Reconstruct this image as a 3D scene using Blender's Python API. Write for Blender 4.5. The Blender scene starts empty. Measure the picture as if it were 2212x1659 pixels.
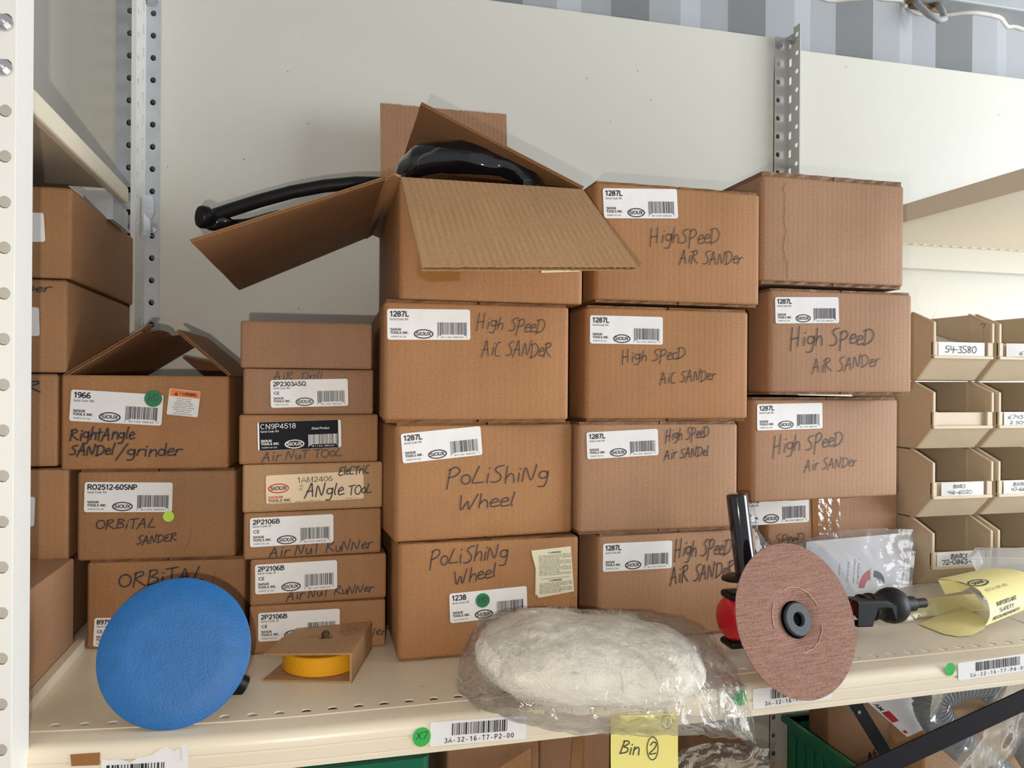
import bpy, bmesh, math, random
from mathutils import Vector, Matrix, noise
random.seed(7)
S = bpy.context.scene
COL = S.collection

# ------------------------------------------------------------------ camera, lights, exposure
Z0 = 1.20                      # height of the shelf deck above the floor
FPX, YAW, ROLL, HC = 1681.4, .2509, .007, .325
CAM = Vector((0, 0, Z0 + HC))
cR = Vector((math.cos(YAW), -math.sin(YAW), 0)); cF = Vector((math.sin(YAW), math.cos(YAW), 0)); cU = Vector((0, 0, 1))
R2 = cR * math.cos(ROLL) + cU * math.sin(ROLL); U2 = cU * math.cos(ROLL) - cR * math.sin(ROLL)
cd = bpy.data.cameras.new('camera'); cam = bpy.data.objects.new('camera', cd); COL.objects.link(cam)
cd.sensor_width = 36; cd.lens = FPX / 2212 * 36; cd.clip_start = .02
m = Matrix((R2, U2, -cF)).transposed().to_4x4(); m.translation = CAM
cam.matrix_world = m
S.camera = cam

w = bpy.data.worlds.new('world'); S.world = w; w.use_nodes = True
w.node_tree.nodes['Background'].inputs[0].default_value = (.93, .96, 1.0, 1)
w.node_tree.nodes['Background'].inputs[1].default_value = .38

def light(name, kind, loc, target, power, color, **kw):
    d = bpy.data.lights.new(name, kind); d.energy = power; d.color = color
    for k, v in kw.items(): setattr(d, k, v)
    o = bpy.data.objects.new(name, d); COL.objects.link(o); o.location = loc
    o.rotation_euler = (Vector(target) - Vector(loc)).to_track_quat('-Z', 'Y').to_euler()
    return o
# the small lamp of the phone that took the picture, a few cm beside the lens
light('phone_flash', 'POINT', CAM - cR * .030 - cU * .030, (0, 1, 1), 9.0, (1.0, .89, .76), shadow_soft_size=.004)
# daylight through the open end of the container on the right
light('door_daylight', 'AREA', (3.4, -.25, 1.75), (.3, 1.3, 1.45), 82, (.91, .96, 1.0), shape='RECTANGLE', size=1.7, size_y=1.9)

vs = S.view_settings
S.display_settings.display_device = 'sRGB'
vs.view_transform = 'Standard'; vs.look = 'None'; vs.gamma = 1; vs.use_curve_mapping = False
vs.exposure = .52

# ------------------------------------------------------------------ helpers
def at(px, py, X=None, Y=None, Z=None):
    """point of the place seen at a pixel, on the plane X=, Y= or Z= (Z above the shelf deck)"""
    u, v = (px - 1106) / FPX, (py - 829.5) / FPX
    c, s = math.cos(ROLL), math.sin(ROLL)
    u, v = u * c + v * s, -u * s + v * c
    d = cF + cR * u - cU * v
    if Y is not None: t = Y / d.y
    elif X is not None: t = X / d.x
    else: t = (Z - HC) / d.z
    return CAM + d * t

def V(x, y, z): return Vector((x, y, Z0 + z))

class MB:
    def __init__(s): s.v, s.f, s.m, s.k = [], [], [], 0
    def add(s, vs, fs, mat=None):
        b = len(s.v); s.v += [Vector(p) for p in vs]
        for f in fs: s.f.append([b + i for i in f]); s.m.append(s.k if mat is None else mat)
    def poly(s, pts, mat=None): s.add(pts, [list(range(len(pts)))], mat)
    def prism(s, pts, vec, mat=None):
        n = len(pts); vec = Vector(vec); p2 = [Vector(p) + vec for p in pts]
        s.add(list(pts) + p2, [list(range(n))[::-1], list(range(n, 2 * n))] + [[i, (i + 1) % n, n + (i + 1) % n, n + i] for i in range(n)], mat)
    def box(s, lo, hi, mat=None):
        x0, y0, z0 = lo; x1, y1, z1 = hi
        s.prism([(x0, y0, z0), (x1, y0, z0), (x1, y1, z0), (x0, y1, z0)], (0, 0, z1 - z0), mat)
    def loops(s, rings, mat=None, closed=True, cap0=True, cap1=True):
        n = len(rings[0]); b = []
        vs = [p for r in rings for p in r]; fs = []
        for i in range(len(rings) - 1):
            for j in range(n if closed else n - 1):
                k = (j + 1) % n
                fs.append([i * n + j, i * n + k, (i + 1) * n + k, (i + 1) * n + j])
        if cap0: fs.append(list(range(n))[::-1])
        if cap1: fs.append([(len(rings) - 1) * n + j for j in range(n)])
        s.add(vs, fs, mat)
    def tube(s, path, r, n=14, mat=None, caps=True, up=(0, 0, 1)):
        path = [Vector(p) for p in path]; rings = []; prev = None
        for i, p in enumerate(path):
            t = (path[min(i + 1, len(path) - 1)] - path[max(i - 1, 0)]).normalized()
            if prev is None:
                a = t.cross(Vector(up));
                if a.length < 1e-3: a = t.cross(Vector((1, 0, 0)))
                a.normalize()
            else: a = (prev - t * prev.dot(t)).normalized()
            prev = a; b = t.cross(a)
            rr = r[i] if isinstance(r, (list, tuple)) else r
            ra, rb = rr if isinstance(rr, (list, tuple)) else (rr, rr)
            rings.append([p + a * math.cos(2 * math.pi * j / n) * ra + b * math.sin(2 * math.pi * j / n) * rb for j in range(n)])
        s.loops(rings, mat, True, caps, caps)
    def lathe(s, o, ax, prof, n=48, mat=None, cap0=True, cap1=True):
        """prof: (distance along axis, radius)"""
        o = Vector(o); ax = Vector(ax).normalized(); a = ax.orthogonal().normalized(); b = ax.cross(a)
        s.loops([[o + ax * d + (a * math.cos(2 * math.pi * j / n) + b * math.sin(2 * math.pi * j / n)) * r for j in range(n)] for d, r in prof], mat, True, cap0, cap1)
    def build(s, name, mats, parent=None, smooth=False, local=False, solid=0, bevel=0):
        if not isinstance(mats, (list, tuple)): mats = [mats]
        me = bpy.data.meshes.new(name)
        vs = s.v
        if parent is not None and not local:
            im = parent.matrix_basis.inverted(); 
            if parent.parent: im = im @ parent.parent.matrix_basis.inverted()
            vs = [im @ p for p in vs]
        me.from_pydata([tuple(p) for p in vs], [], s.f)
        for mt in mats: me.materials.append(mt)
        me.polygons.foreach_set('material_index', s.m)
        bm = bmesh.new(); bm.from_mesh(me)
        bmesh.ops.recalc_face_normals(bm, faces=bm.faces)
        bm.to_mesh(me); bm.free()
        if smooth:
            me.polygons.foreach_set('use_smooth', [True] * len(me.polygons))
            if smooth is not True: me.set_sharp_from_angle(angle=math.radians(smooth))
        me.update()
        o = bpy.data.objects.new(name, me); COL.objects.link(o)
        if parent is not None: o.parent = parent
        if solid:
            md = o.modifiers.new('solid', 'SOLIDIFY'); md.thickness = solid; md.offset = 0
        if bevel:
            md = o.modifiers.new('bevel', 'BEVEL'); md.width = bevel; md.segments = 2; md.limit_method = 'ANGLE'
        return o

def tag(o, label, cat, group=None, kind=None):
    o['label'] = label; o['category'] = cat
    if group: o['group'] = group
    if kind: o['kind'] = kind
    return o
def struct(o): o['kind'] = 'structure'; return o
def thing(name, label, cat, loc, rz=0, group=None):
    o = bpy.data.objects.new(name, None); COL.objects.link(o); o.empty_display_size = .02
    o.matrix_basis = Matrix.Translation(Vector(loc)) @ Matrix.Rotation(rz, 4, 'Z')
    return tag(o, label, cat, group)

# ------------------------------------------------------------------ materials
def nodes(name):
    m = bpy.data.materials.new(name); m.use_nodes = True
    return m, m.node_tree.nodes, m.node_tree.links, m.node_tree.nodes['Principled BSDF']
def plain(name, col, rough=.5, metal=0, spec=.5, bump=0, bscale=200, var=0, vscale=12, coat=0):
    m, N, L, B = nodes(name)
    B.inputs['Base Color'].default_value = (*col, 1); B.inputs['Roughness'].default_value = rough
    B.inputs['Metallic'].default_value = metal; B.inputs['Specular IOR Level'].default_value = spec
    B.inputs['Coat Weight'].default_value = coat
    tc = N.new('ShaderNodeTexCoord')
    if var:
        n = N.new('ShaderNodeTexNoise'); n.inputs['Scale'].default_value = vscale; n.inputs['Detail'].default_value = 5
        L.new(tc.outputs['Object'], n.inputs['Vector'])
        r = N.new('ShaderNodeMapRange'); r.inputs[1].default_value = .3; r.inputs[2].default_value = .7
        r.inputs[3].default_value = 1 - var; r.inputs[4].default_value = 1 + var * .6
        L.new(n.outputs['Fac'], r.inputs[0])
        h = N.new('ShaderNodeMix'); h.data_type = 'RGBA'; h.blend_type = 'MULTIPLY'; h.inputs[0].default_value = 1
        h.inputs[6].default_value = (*col, 1); L.new(r.outputs[0], h.inputs[7]); L.new(h.outputs[2], B.inputs['Base Color'])
    if bump:
        n = N.new('ShaderNodeTexNoise'); n.inputs['Scale'].default_value = bscale; n.inputs['Detail'].default_value = 3
        L.new(tc.outputs['Object'], n.inputs['Vector'])
        b = N.new('ShaderNodeBump'); b.inputs['Strength'].default_value = bump; b.inputs['Distance'].default_value = .001
        L.new(n.outputs['Fac'], b.inputs['Height']); L.new(b.outputs[0], B.inputs['Normal'])
    return m
def scuffed(name, col, rough=.45):
    """painted sheet metal with a few dark scuffs and specks"""
    m, N, L, B = nodes(name); B.inputs['Roughness'].default_value = rough
    tc = N.new('ShaderNodeTexCoord')
    mp = N.new('ShaderNodeMapping'); mp.inputs['Scale'].default_value = (14, 14, 60); L.new(tc.outputs['Object'], mp.inputs[0])
    n = N.new('ShaderNodeTexNoise'); n.inputs['Scale'].default_value = 1; n.inputs['Detail'].default_value = 8; n.inputs['Roughness'].default_value = .7
    L.new(mp.outputs[0], n.inputs['Vector'])
    r = N.new('ShaderNodeMapRange'); r.inputs[1].default_value = .735; r.inputs[2].default_value = .79; L.new(n.outputs['Fac'], r.inputs[0])
    vo = N.new('ShaderNodeTexVoronoi'); vo.inputs['Scale'].default_value = 16; L.new(tc.outputs['Object'], vo.inputs['Vector'])
    r2 = N.new('ShaderNodeMapRange'); r2.inputs[1].default_value = .035; r2.inputs[2].default_value = .02; L.new(vo.outputs['Distance'], r2.inputs[0])
    mx = N.new('ShaderNodeMath'); mx.operation = 'MAXIMUM'; L.new(r.outputs[0], mx.inputs[0])
    r3 = N.new('ShaderNodeMath'); r3.operation = 'MULTIPLY'; r3.inputs[1].default_value = .7; L.new(r2.outputs[0], r3.inputs[0]); L.new(r3.outputs[0], mx.inputs[1])
    h = N.new('ShaderNodeMix'); h.data_type = 'RGBA'; L.new(mx.outputs[0], h.inputs[0])
    h.inputs[6].default_value = (*col, 1); h.inputs[7].default_value = (col[0] * .35, col[1] * .33, col[2] * .3, 1)
    L.new(h.outputs[2], B.inputs['Base Color'])
    return m
def cardboard():
    m, N, L, B = nodes('kraft_cardboard'); B.inputs['Roughness'].default_value = .62; B.inputs['Specular IOR Level'].default_value = .35
    tc = N.new('ShaderNodeTexCoord'); oi = N.new('ShaderNodeObjectInfo')
    n = N.new('ShaderNodeTexNoise'); n.inputs['Scale'].default_value = 9; n.inputs['Detail'].default_value = 6; L.new(tc.outputs['Object'], n.inputs['Vector'])
    r = N.new('ShaderNodeMapRange'); r.inputs[1].default_value = .3; r.inputs[2].default_value = .7; r.inputs[3].default_value = .90; r.inputs[4].default_value = 1.07; L.new(n.outputs['Fac'], r.inputs[0])
    f = N.new('ShaderNodeTexNoise'); f.inputs['Scale'].default_value = 480; f.inputs['Detail'].default_value = 2; L.new(tc.outputs['Object'], f.inputs['Vector'])
    r1 = N.new('ShaderNodeMapRange'); r1.inputs[1].default_value = .3; r1.inputs[2].default_value = .7; r1.inputs[3].default_value = .87; r1.inputs[4].default_value = 1.12; L.new(f.outputs['Fac'], r1.inputs[0])
    # faint upright fluting
    wv = N.new('ShaderNodeTexWave'); wv.bands_direction = 'X'; wv.inputs['Scale'].default_value = 42; wv.inputs['Distortion'].default_value = .6; wv.inputs['Detail'].default_value = 1
    L.new(tc.outputs['Object'], wv.inputs['Vector'])
    mp = N.new('ShaderNodeMapping'); mp.inputs['Scale'].default_value = (90, 6, 4); L.new(tc.outputs['Object'], mp.inputs[0])
    st = N.new('ShaderNodeTexNoise'); st.inputs['Scale'].default_value = 1; st.inputs['Detail'].default_value = 3; L.new(mp.outputs[0], st.inputs['Vector'])
    r2 = N.new('ShaderNodeMapRange'); r2.inputs[1].default_value = .35; r2.inputs[2].default_value = .7; r2.inputs[3].default_value = .975; r2.inputs[4].default_value = 1.025; L.new(st.outputs['Fac'], r2.inputs[0])
    a = N.new('ShaderNodeMath'); a.operation = 'MULTIPLY'; L.new(r.outputs[0], a.inputs[0]); L.new(r1.outputs[0], a.inputs[1])
    b = N.new('ShaderNodeMath'); b.operation = 'MULTIPLY'; L.new(a.outputs[0], b.inputs[0]); L.new(r2.outputs[0], b.inputs[1])
    h = N.new('ShaderNodeMix'); h.data_type = 'RGBA'; h.blend_type = 'MULTIPLY'; h.inputs[0].default_value = 1
    L.new(oi.outputs['Color'], h.inputs[6]); L.new(b.outputs[0], h.inputs[7]); L.new(h.outputs[2], B.inputs['Base Color'])
    ad = N.new('ShaderNodeMath'); ad.operation = 'MULTIPLY_ADD'; L.new(wv.outputs['Fac'], ad.inputs[0]); ad.inputs[1].default_value = .5; L.new(f.outputs['Fac'], ad.inputs[2])
    bp = N.new('ShaderNodeBump'); bp.inputs['Strength'].default_value = .16; bp.inputs['Distance'].default_value = .001
    L.new(ad.outputs[0], bp.inputs['Height']); L.new(bp.outputs[0], B.inputs['Normal'])
    return m
def film(name, base=.10, tint=(1, 1, 1), white=.10, rough=.08, bump=.6, bscale=28):
    """thin clear plastic film"""
    m, N, L, B = nodes(name); out = N['Material Output']; N.remove(B)
    tr = N.new('ShaderNodeBsdfTransparent'); tr.inputs[0].default_value = (*tint, 1)
    gl = N.new('ShaderNodeBsdfGlossy'); gl.inputs['Roughness'].default_value = rough
    df = N.new('ShaderNodeBsdfDiffuse'); df.inputs[0].default_value = (.85, .87, .9, 1)
    tl = N.new('ShaderNodeBsdfTranslucent'); tl.inputs[0].default_value = (.85, .87, .9, 1)
    tc = N.new('ShaderNodeTexCoord'); n = N.new('ShaderNodeTexNoise'); n.inputs['Scale'].default_value = bscale; n.inputs['Detail'].default_value = 4; n.inputs['Distortion'].default_value = 1.2
    L.new(tc.outputs['Object'], n.inputs['Vector'])
    bp = N.new('ShaderNodeBump'); bp.inputs['Strength'].default_value = bump; bp.inputs['Distance'].default_value = .006
    L.new(n.outputs['Fac'], bp.inputs['Height']); L.new(bp.outputs[0], gl.inputs['Normal'])
    lw = N.new('ShaderNodeLayerWeight'); lw.inputs['Blend'].default_value = .25; L.new(bp.outputs[0], lw.inputs['Normal'])
    a = N.new('ShaderNodeMath'); a.operation = 'MULTIPLY_ADD'; L.new(lw.outputs['Fresnel'], a.inputs[0]); a.inputs[1].default_value = .5; a.inputs[2].default_value = base; a.use_clamp = True
    m0 = N.new('ShaderNodeMixShader'); m0.inputs[0].default_value = .5; L.new(df.outputs[0], m0.inputs[1]); L.new(tl.outputs[0], m0.inputs[2])
    m1 = N.new('ShaderNodeMixShader'); m1.inputs[0].default_value = white; L.new(tr.outputs[0], m1.inputs[1]); L.new(m0.outputs[0], m1.inputs[2])
    m2 = N.new('ShaderNodeMixShader'); L.new(a.outputs[0], m2.inputs[0]); L.new(m1.outputs[0], m2.inputs[1]); L.new(gl.outputs[0], m2.inputs[2])
    L.new(m2.outputs[0], out.inputs[0])
    return m
M = dict(
    kraft=cardboard(),
    dark_edge=plain('cardboard_cut_edge', (.15, .075, .035), .9),
    ink=plain('marker_ink', (.022, .02, .03), .5),
    ink_thin=plain('grey_ink', (.12, .11, .11), .6),
    paper=plain('label_paper', (.80, .79, .77), .5, var=.05, vscale=40),
    print=plain('black_print', (.018, .016, .03), .55),
    cream=plain('cream_label', (.78, .60, .38), .5),
    navy=plain('dark_label', (.0035, .004, .010), .5, spec=.12),
    red=plain('red_print', (.55, .03, .04), .5),
    orange=plain('orange_print', (.90, .22, .02), .5),
    green_dot=plain('green_sticker', (.02, .19, .075), .6),
    green_bright=plain('bright_green_sticker', (.03, .42, .07), .6, bump=.5, bscale=120),
    lime=plain('lime_sticker', (.55, .80, .08), .6),
    yellow_note=plain('yellow_paper', (.80, .72, .22), .7),
    booklet=plain('safety_yellow_paper', (.86, .78, .34), .55),
    panel=scuffed('cream_painted_panel', (.73, .712, .63), .42),
    deck=scuffed('cream_painted_shelf', (.77, .685, .53), .33),
    post=scuffed('painted_post', (.62, .62, .58), .4),
    post_white=plain('white_post', (.80, .79, .74), .4),
    galv=plain('galvanised_steel', (.57, .60, .63), .42, metal=.35, bump=.15, bscale=90, var=.12, vscale=30),
    bolt=plain('zinc_bolt', (.55, .56, .58), .35, metal=.8),
    container=scuffed('container_paint', (.40, .415, .43), .5),
    sealant=plain('sealant', (.70, .66, .60), .7, bump=.8, bscale=80),
    rust=plain('rusty_sealant', (.30, .17, .08), .9, bump=1, bscale=60, var=.4),
    floor=plain('plywood_floor', (.20, .13, .08), .8, var=.3, vscale=4),
    blue=plain('blue_vinyl', (.010, .122, .355), .5, bump=.45, bscale=520, var=.10, vscale=70),
    black=plain('black_plastic', (.006, .006, .007), .4, spec=.25),
    black_gloss=plain('black_gloss', (.008, .008, .011), .08, coat=.6),
    rubber=plain('black_rubber', (.009, .009, .010), .5, spec=.3, bump=.2, bscale=400),
    grey=plain('grey_plastic', (.050, .054, .064), .5, spec=.3), collar=plain('matt_black_rubber', (.002, .002, .002), .8, spec=.05),
    brass=plain('worn_brass', (.10, .075, .045), .5, metal=.6),
    red_paint=plain('red_paint', (.55, .012, .02), .22, coat=.4),
    yellow=plain('yellow_abrasive', (.84, .40, .004), .75, bump=.8, bscale=500),
    bin=plain('beige_bin_plastic', (.66, .54, .38), .45, var=.05),
    wool=plain('wool', (.86, .825, .72), .95, spec=.05, bump=1.0, bscale=420, var=.10, vscale=35),
    bag=film('clear_bag', .03, white=.055, rough=.06, bump=.8, bscale=34), wrap=film('loose_wrap', .02, white=.07, bump=.35, bscale=20),
    bag2=film('cloudy_bag', .03, white=.17, bscale=18),
    tray=film('frosted_tray', .05, white=.5, bump=.1, rough=.2),
    darkfilm=film('thin_dark_film', .12, tint=(.5, .5, .5), white=.04),
    doc=plain('white_document', (.80, .82, .86), .6),
    green_bin=plain('green_bin_plastic', (.004, .15, .075), .35),
    iron=plain('dark_painted_steel', (.010, .010, .012), .5, spec=.2),
    greybox=plain('grey_board', (.10, .11, .13), .7),
    hose=plain('grey_hose', (.20, .225, .25), .3, var=.25, vscale=40),
    tape=plain('brown_tape', (.30, .13, .035), .22),
)
def fiber_mat():
    m, N, L, B = nodes('fibre_disc'); B.inputs['Roughness'].default_value = .8
    tc = N.new('ShaderNodeTexCoord')
    def st(rot, sc):
        mp = N.new('ShaderNodeMapping'); mp.inputs['Rotation'].default_value = (0, rot, 0); mp.inputs['Scale'].default_value = sc; L.new(tc.outputs['Object'], mp.inputs[0])
        n = N.new('ShaderNodeTexNoise'); n.inputs['Scale'].default_value = 1; n.inputs['Detail'].default_value = 4; L.new(mp.outputs[0], n.inputs['Vector']); return n
    a = st(.5, (40, 40, 1500)); b = st(.5, (1100, 1100, 50))
    ad = N.new('ShaderNodeMath'); ad.operation = 'ADD'; L.new(a.outputs['Fac'], ad.inputs[0]); L.new(b.outputs['Fac'], ad.inputs[1])
    r = N.new('ShaderNodeValToRGB'); r.color_ramp.elements[0].position = .38; r.color_ramp.elements[1].position = .66
    r.color_ramp.elements[0].color = (.155, .068, .045, 1); r.color_ramp.elements[1].color = (.40, .215, .145, 1)
    hf = N.new('ShaderNodeMath'); hf.operation = 'MULTIPLY'; hf.inputs[1].default_value = .5; L.new(ad.outputs[0], hf.inputs[0])
    L.new(hf.outputs[0], r.inputs[0]); L.new(r.outputs[0], B.inputs['Base Color'])
    return m
M['fiber'] = fiber_mat()
M['hub_light'] = plain('worn_disc_edge', (.62, .45, .36), .8)

# ------------------------------------------------------------------ printed text (built-in font, turned into mesh) and handwriting (pen strokes)
_tc = {}
def glyphs(txt, bold=0, shear=0):
    key = (txt, bold, shear)
    if key not in _tc:
        c = bpy.data.curves.new('t', 'FONT'); c.body = txt; c.size = 1; c.offset = bold; c.shear = shear; c.resolution_u = 2
        o = bpy.data.objects.new('t', c)
        me = o.to_mesh()
        vs = [(v.co.x, v.co.y) for v in me.vertices]; fs = [list(p.vertices) for p in me.polygons]
        o.to_mesh_clear(); bpy.data.objects.remove(o); bpy.data.curves.remove(c)
        x0 = min(v[0] for v in vs); x1 = max(v[0] for v in vs)
        _tc[key] = ([((x - x0) / .71, y / .71) for x, y in vs], fs, (x1 - x0) / .71)
    return _tc[key]
def text(mb, fr, txt, x, y, cap, mat, bold=.012, shear=0, width=None, mono=None, center=False):
    """fr(x, y) -> point on the printed surface; cap = capital height"""
    if mono:
        for i, ch in enumerate(txt):
            if ch != ' ':
                vs, fs, wd = glyphs(ch, bold, shear); off = (mono - min(wd * cap, mono * .95)) / 2
                sx = min(1, mono * .95 / (wd * cap))
                mb.add([fr(x + i * mono + off + vx * cap * sx, y + vy * cap) for vx, vy in vs], fs, mat)
        return
    vs, fs, wd = glyphs(txt, bold, shear)
    sx = (width / (wd * cap)) if width else 1
    if center: x -= wd * cap * sx / 2
    mb.add([fr(x + vx * cap * sx, y + vy * cap) for vx, vy in vs], fs, mat)
def ellipse(n, cx, cy, rx, ry): return [(cx + rx * math.cos(2 * math.pi * i / n), cy + ry * math.sin(2 * math.pi * i / n)) for i in range(n)]
def ring(mb, fr, cx, cy, rx, ry, rx2, ry2, mat, n=40):
    a, b = ellipse(n, cx, cy, rx, ry), ellipse(n, cx, cy, rx2, ry2)
    mb.add([fr(*p) for p in a + b], [[i, (i + 1) % n, n + (i + 1) % n, n + i] for i in range(n)], mat)
def rect(mb, fr, x0, y0, x1, y1, mat): mb.poly([fr(x0, y0), fr(x1, y0), fr(x1, y1), fr(x0, y1)], mat)
def rrect(mb, fr, x0, y0, x1, y1, r, mat):
    pts = []
    for cx, cy, a in ((x1 - r, y1 - r, 0), (x0 + r, y1 - r, 90), (x0 + r, y0 + r, 180), (x1 - r, y0 + r, 270)):
        for k in range(5): t = math.radians(a + k * 22.5); pts.append((cx + r * math.cos(t), cy + r * math.sin(t)))
    mb.poly([fr(*p) for p in pts], mat)
def barcode(mb, fr, x0, y0, x1, y1, mat, seed=1, n=30, guard=True):
    rn = random.Random(seed); x = x0; u = (x1 - x0) / (n * 3.6)
    while x < x1 - u:
        wd = u * rn.choice((1, 1, 2, 3)); g = u * rn.choice((1, 1, 2, 2))
        lo = y0 - (y1 - y0) * (.10 if guard and (x < x0 + (x1 - x0) * .12 or x > x1 - (x1 - x0) * .10) else 0)
        rect(mb, fr, x, lo, min(x + wd, x1), y1, mat); x += wd + g

# pen strokes of a hasty capital hand: (advance, strokes); baseline 0, capital height 1
def arc(cx, cy, rx, ry, a0, a1, n=9): return [(cx + rx * math.cos(math.radians(a0 + (a1 - a0) * i / n)), cy + ry * math.sin(math.radians(a0 + (a1 - a0) * i / n))) for i in range(n + 1)]
G = {
 'A': (.78, [[(0, -.1), (.22, .55), (.36, 1.0), (.46, .5), (.56, 0)], [(.1, .36), (.5, .42)]]),
 'B': (.66, [[(.05, 0), (.16, 1)], [(.1, .95), (.4, 1.0), (.52, .8), (.2, .54), (.5, .45), (.52, .15), (.05, 0)]]),
 'C': (.6, [[(.5, .98), (.25, .9), (.08, .5), (.1, .1), (.3, 0), (.5, .04)]]),
 'D': (.72, [[(.08, .05), (.1, .85)], [(-.02, .85), (.35, .95), (.62, .65), (.5, .2), (.02, -.05)]]),
 'E': (.6, [[(.52, .98), (.2, .9), (.12, .62), (.4, .55), (.1, .4), (.02, .1), (.25, 0), (.5, .08)]]),
 'H': (.74, [[(.08, 1.05), (.05, -.25)], [(.5, 1.1), (.48, -.02)], [(.07, .4), (.5, .48)]]),
 'L': (.55, [[(.25, 1), (.06, .3), (.05, .04), (.5, .06)]]),
 'N': (.74, [[(0, 0), (.12, .85), (.42, .05), (.62, 1.0)]]),
 'O': (.72, [arc(.33, .42, .3, .46, 80, 440, 16)]),
 'P': (.64, [[(.06, -.3), (.1, .5), (.14, .9)], [(.08, .85), (.35, 1.02), (.55, .8), (.4, .5), (.1, .38)]]),
 'R': (.72, [[(.04, -.05), (.12, .95)], [(.06, .86), (.4, 1.0), (.5, .76), (.14, .5), (.62, 0)]]),
 'S': (.6, [[(.56, .98), (.3, .92), (.18, .72), (.4, .45), (.42, .15), (.2, 0), (.02, .04)]]),
 'T': (.62, [[(.28, 0), (.32, .92)], [(.02, .9), (.62, .98)]]),
 'U': (.66, [[(.06, .9), (.04, .3), (.2, .02), (.42, .25), (.5, .9), (.52, .05)]]),
 'W': (.9, [[(.05, 1), (.14, -.02), (.4, .6), (.5, 0), (.8, 1.05)]]),
 'a': (.5, [[(.42, .5), (.15, .5), (.05, .2), (.25, .05), (.42, .5), (.46, .05)]]),
 'c': (.42, [[(.4, .55), (.14, .5), (.06, .15), (.2, 0), (.42, .08)]]),
 'e': (.46, [[(.06, .3), (.4, .42), (.28, .62), (.06, .4), (.12, .04), (.46, .1)]]),
 'g': (.52, [arc(.22, .38, .2, .22, 40, 400, 10), [(.42, .6), (.42, .1), (.32, -.3), (.05, -.32)]]),
 'h': (.52, [[(.12, 1.0), (.05, 0)], [(.06, .25), (.28, .55), (.42, .4), (.44, 0)]]),
 'i': (.3, [[(.14, .55), (.12, .02)], [(.17, .82), (.18, .86)]]),
 'l': (.3, [[(.2, 1.0), (.1, .3), (.14, .02)]]),
 'n': (.54, [[(.05, 0), (.1, .55)], [(.07, .3), (.3, .55), (.44, .4), (.46, 0)]]),
 'o': (.48, [arc(.22, .28, .2, .28, 80, 440, 12)]),
 'r': (.42, [[(.05, 0), (.12, .55)], [(.1, .35), (.24, .58), (.44, .56)]]),
 's': (.4, [[(.4, .58), (.18, .5), (.32, .25), (.2, .02), (.0, .05)]]),
 't': (.4, [[(.2, .9), (.17, .02)], [(0, .58), (.4, .64)]]),
 'u': (.5, [[(.05, .55), (.08, .1), (.28, .05), (.42, .55), (.46, .02)]]),
 'd': (.5, [arc(.2, .26, .18, .26, 40, 400, 10), [(.4, 1), (.42, 0)]]),
 'p': (.5, [[(.06, .55), (.02, -.4)], arc(.26, .3, .2, .26, 160, -160, 10)]),
 'I': (.3, [[(.14, .95), (.12, 0)]]), 'K': (.62, [[(.08, 1), (.06, 0)], [(.55, .95), (.1, .45), (.55, 0)]]),
 'X': (.6, [[(.02, .0), (.5, 1.0)], [(.05, .95), (.5, .02)]]), 'M': (.85, [[(0, 0), (.14, .95), (.36, .2), (.6, 1), (.68, 0)]]),
 '0': (.6, [arc(.26, .5, .24, .48, 90, 450, 16)]), '1': (.34, [[(.16, 1), (.14, 0)]]),
 '2': (.56, [[(.06, .75), (.2, 1), (.44, .85), (.36, .45), (.04, .02), (.5, .06)]]),
 '3': (.54, [[(.06, .95), (.4, .95), (.2, .58), (.44, .35), (.3, .02), (.02, .1)]]),
 '4': (.56, [[(.1, .95), (.06, .45), (.46, .5)], [(.4, .9), (.38, 0)]]),
 '5': (.56, [[(.46, .98), (.12, .95), (.1, .58), (.38, .5), (.42, .2), (.2, 0), (.02, .08)]]),
 '6': (.56, [[(.4, 1), (.12, .6), (.06, .2), (.24, 0), (.44, .2), (.34, .45), (.1, .3)]]),
 '7': (.54, [[(.04, .95), (.48, .98), (.2, 0)]]),
 '8': (.56, [[(.42, .85), (.2, 1), (.1, .75), (.4, .3), (.26, 0), (.06, .2), (.4, .7), (.42, .85)]]),
 '-': (.4, [[(.04, .45), (.34, .47)]]), '/': (.5, [[(-.1, -.35), (.45, 1.1)]]), ')': (.3, [[(.0, 1), (.16, .6), (.12, .3), (-.1, 0)]]),
 '.': (.2, [[(.08, .02), (.1, .06)]]), "~": (.5, [[(0, .1), (.2, .4), (.35, .35), (.45, .15)]]), ' ': (.42, []),
}
def smooth_pts(p, k=4):
    if len(p) < 3: return p
    o = []
    for i in range(len(p) - 1):
        a, b, c, d = p[max(i - 1, 0)], p[i], p[i + 1], p[min(i + 2, len(p) - 1)]
        for j in range(k):
            t = j / k
            o.append(tuple(.5 * (2 * b[q] + (c[q] - a[q]) * t + (2 * a[q] - 5 * b[q] + 4 * c[q] - d[q]) * t * t + (3 * b[q] - a[q] - 3 * c[q] + d[q]) * t ** 3) for q in (0, 1)))
    return o + [p[-1]]
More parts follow.
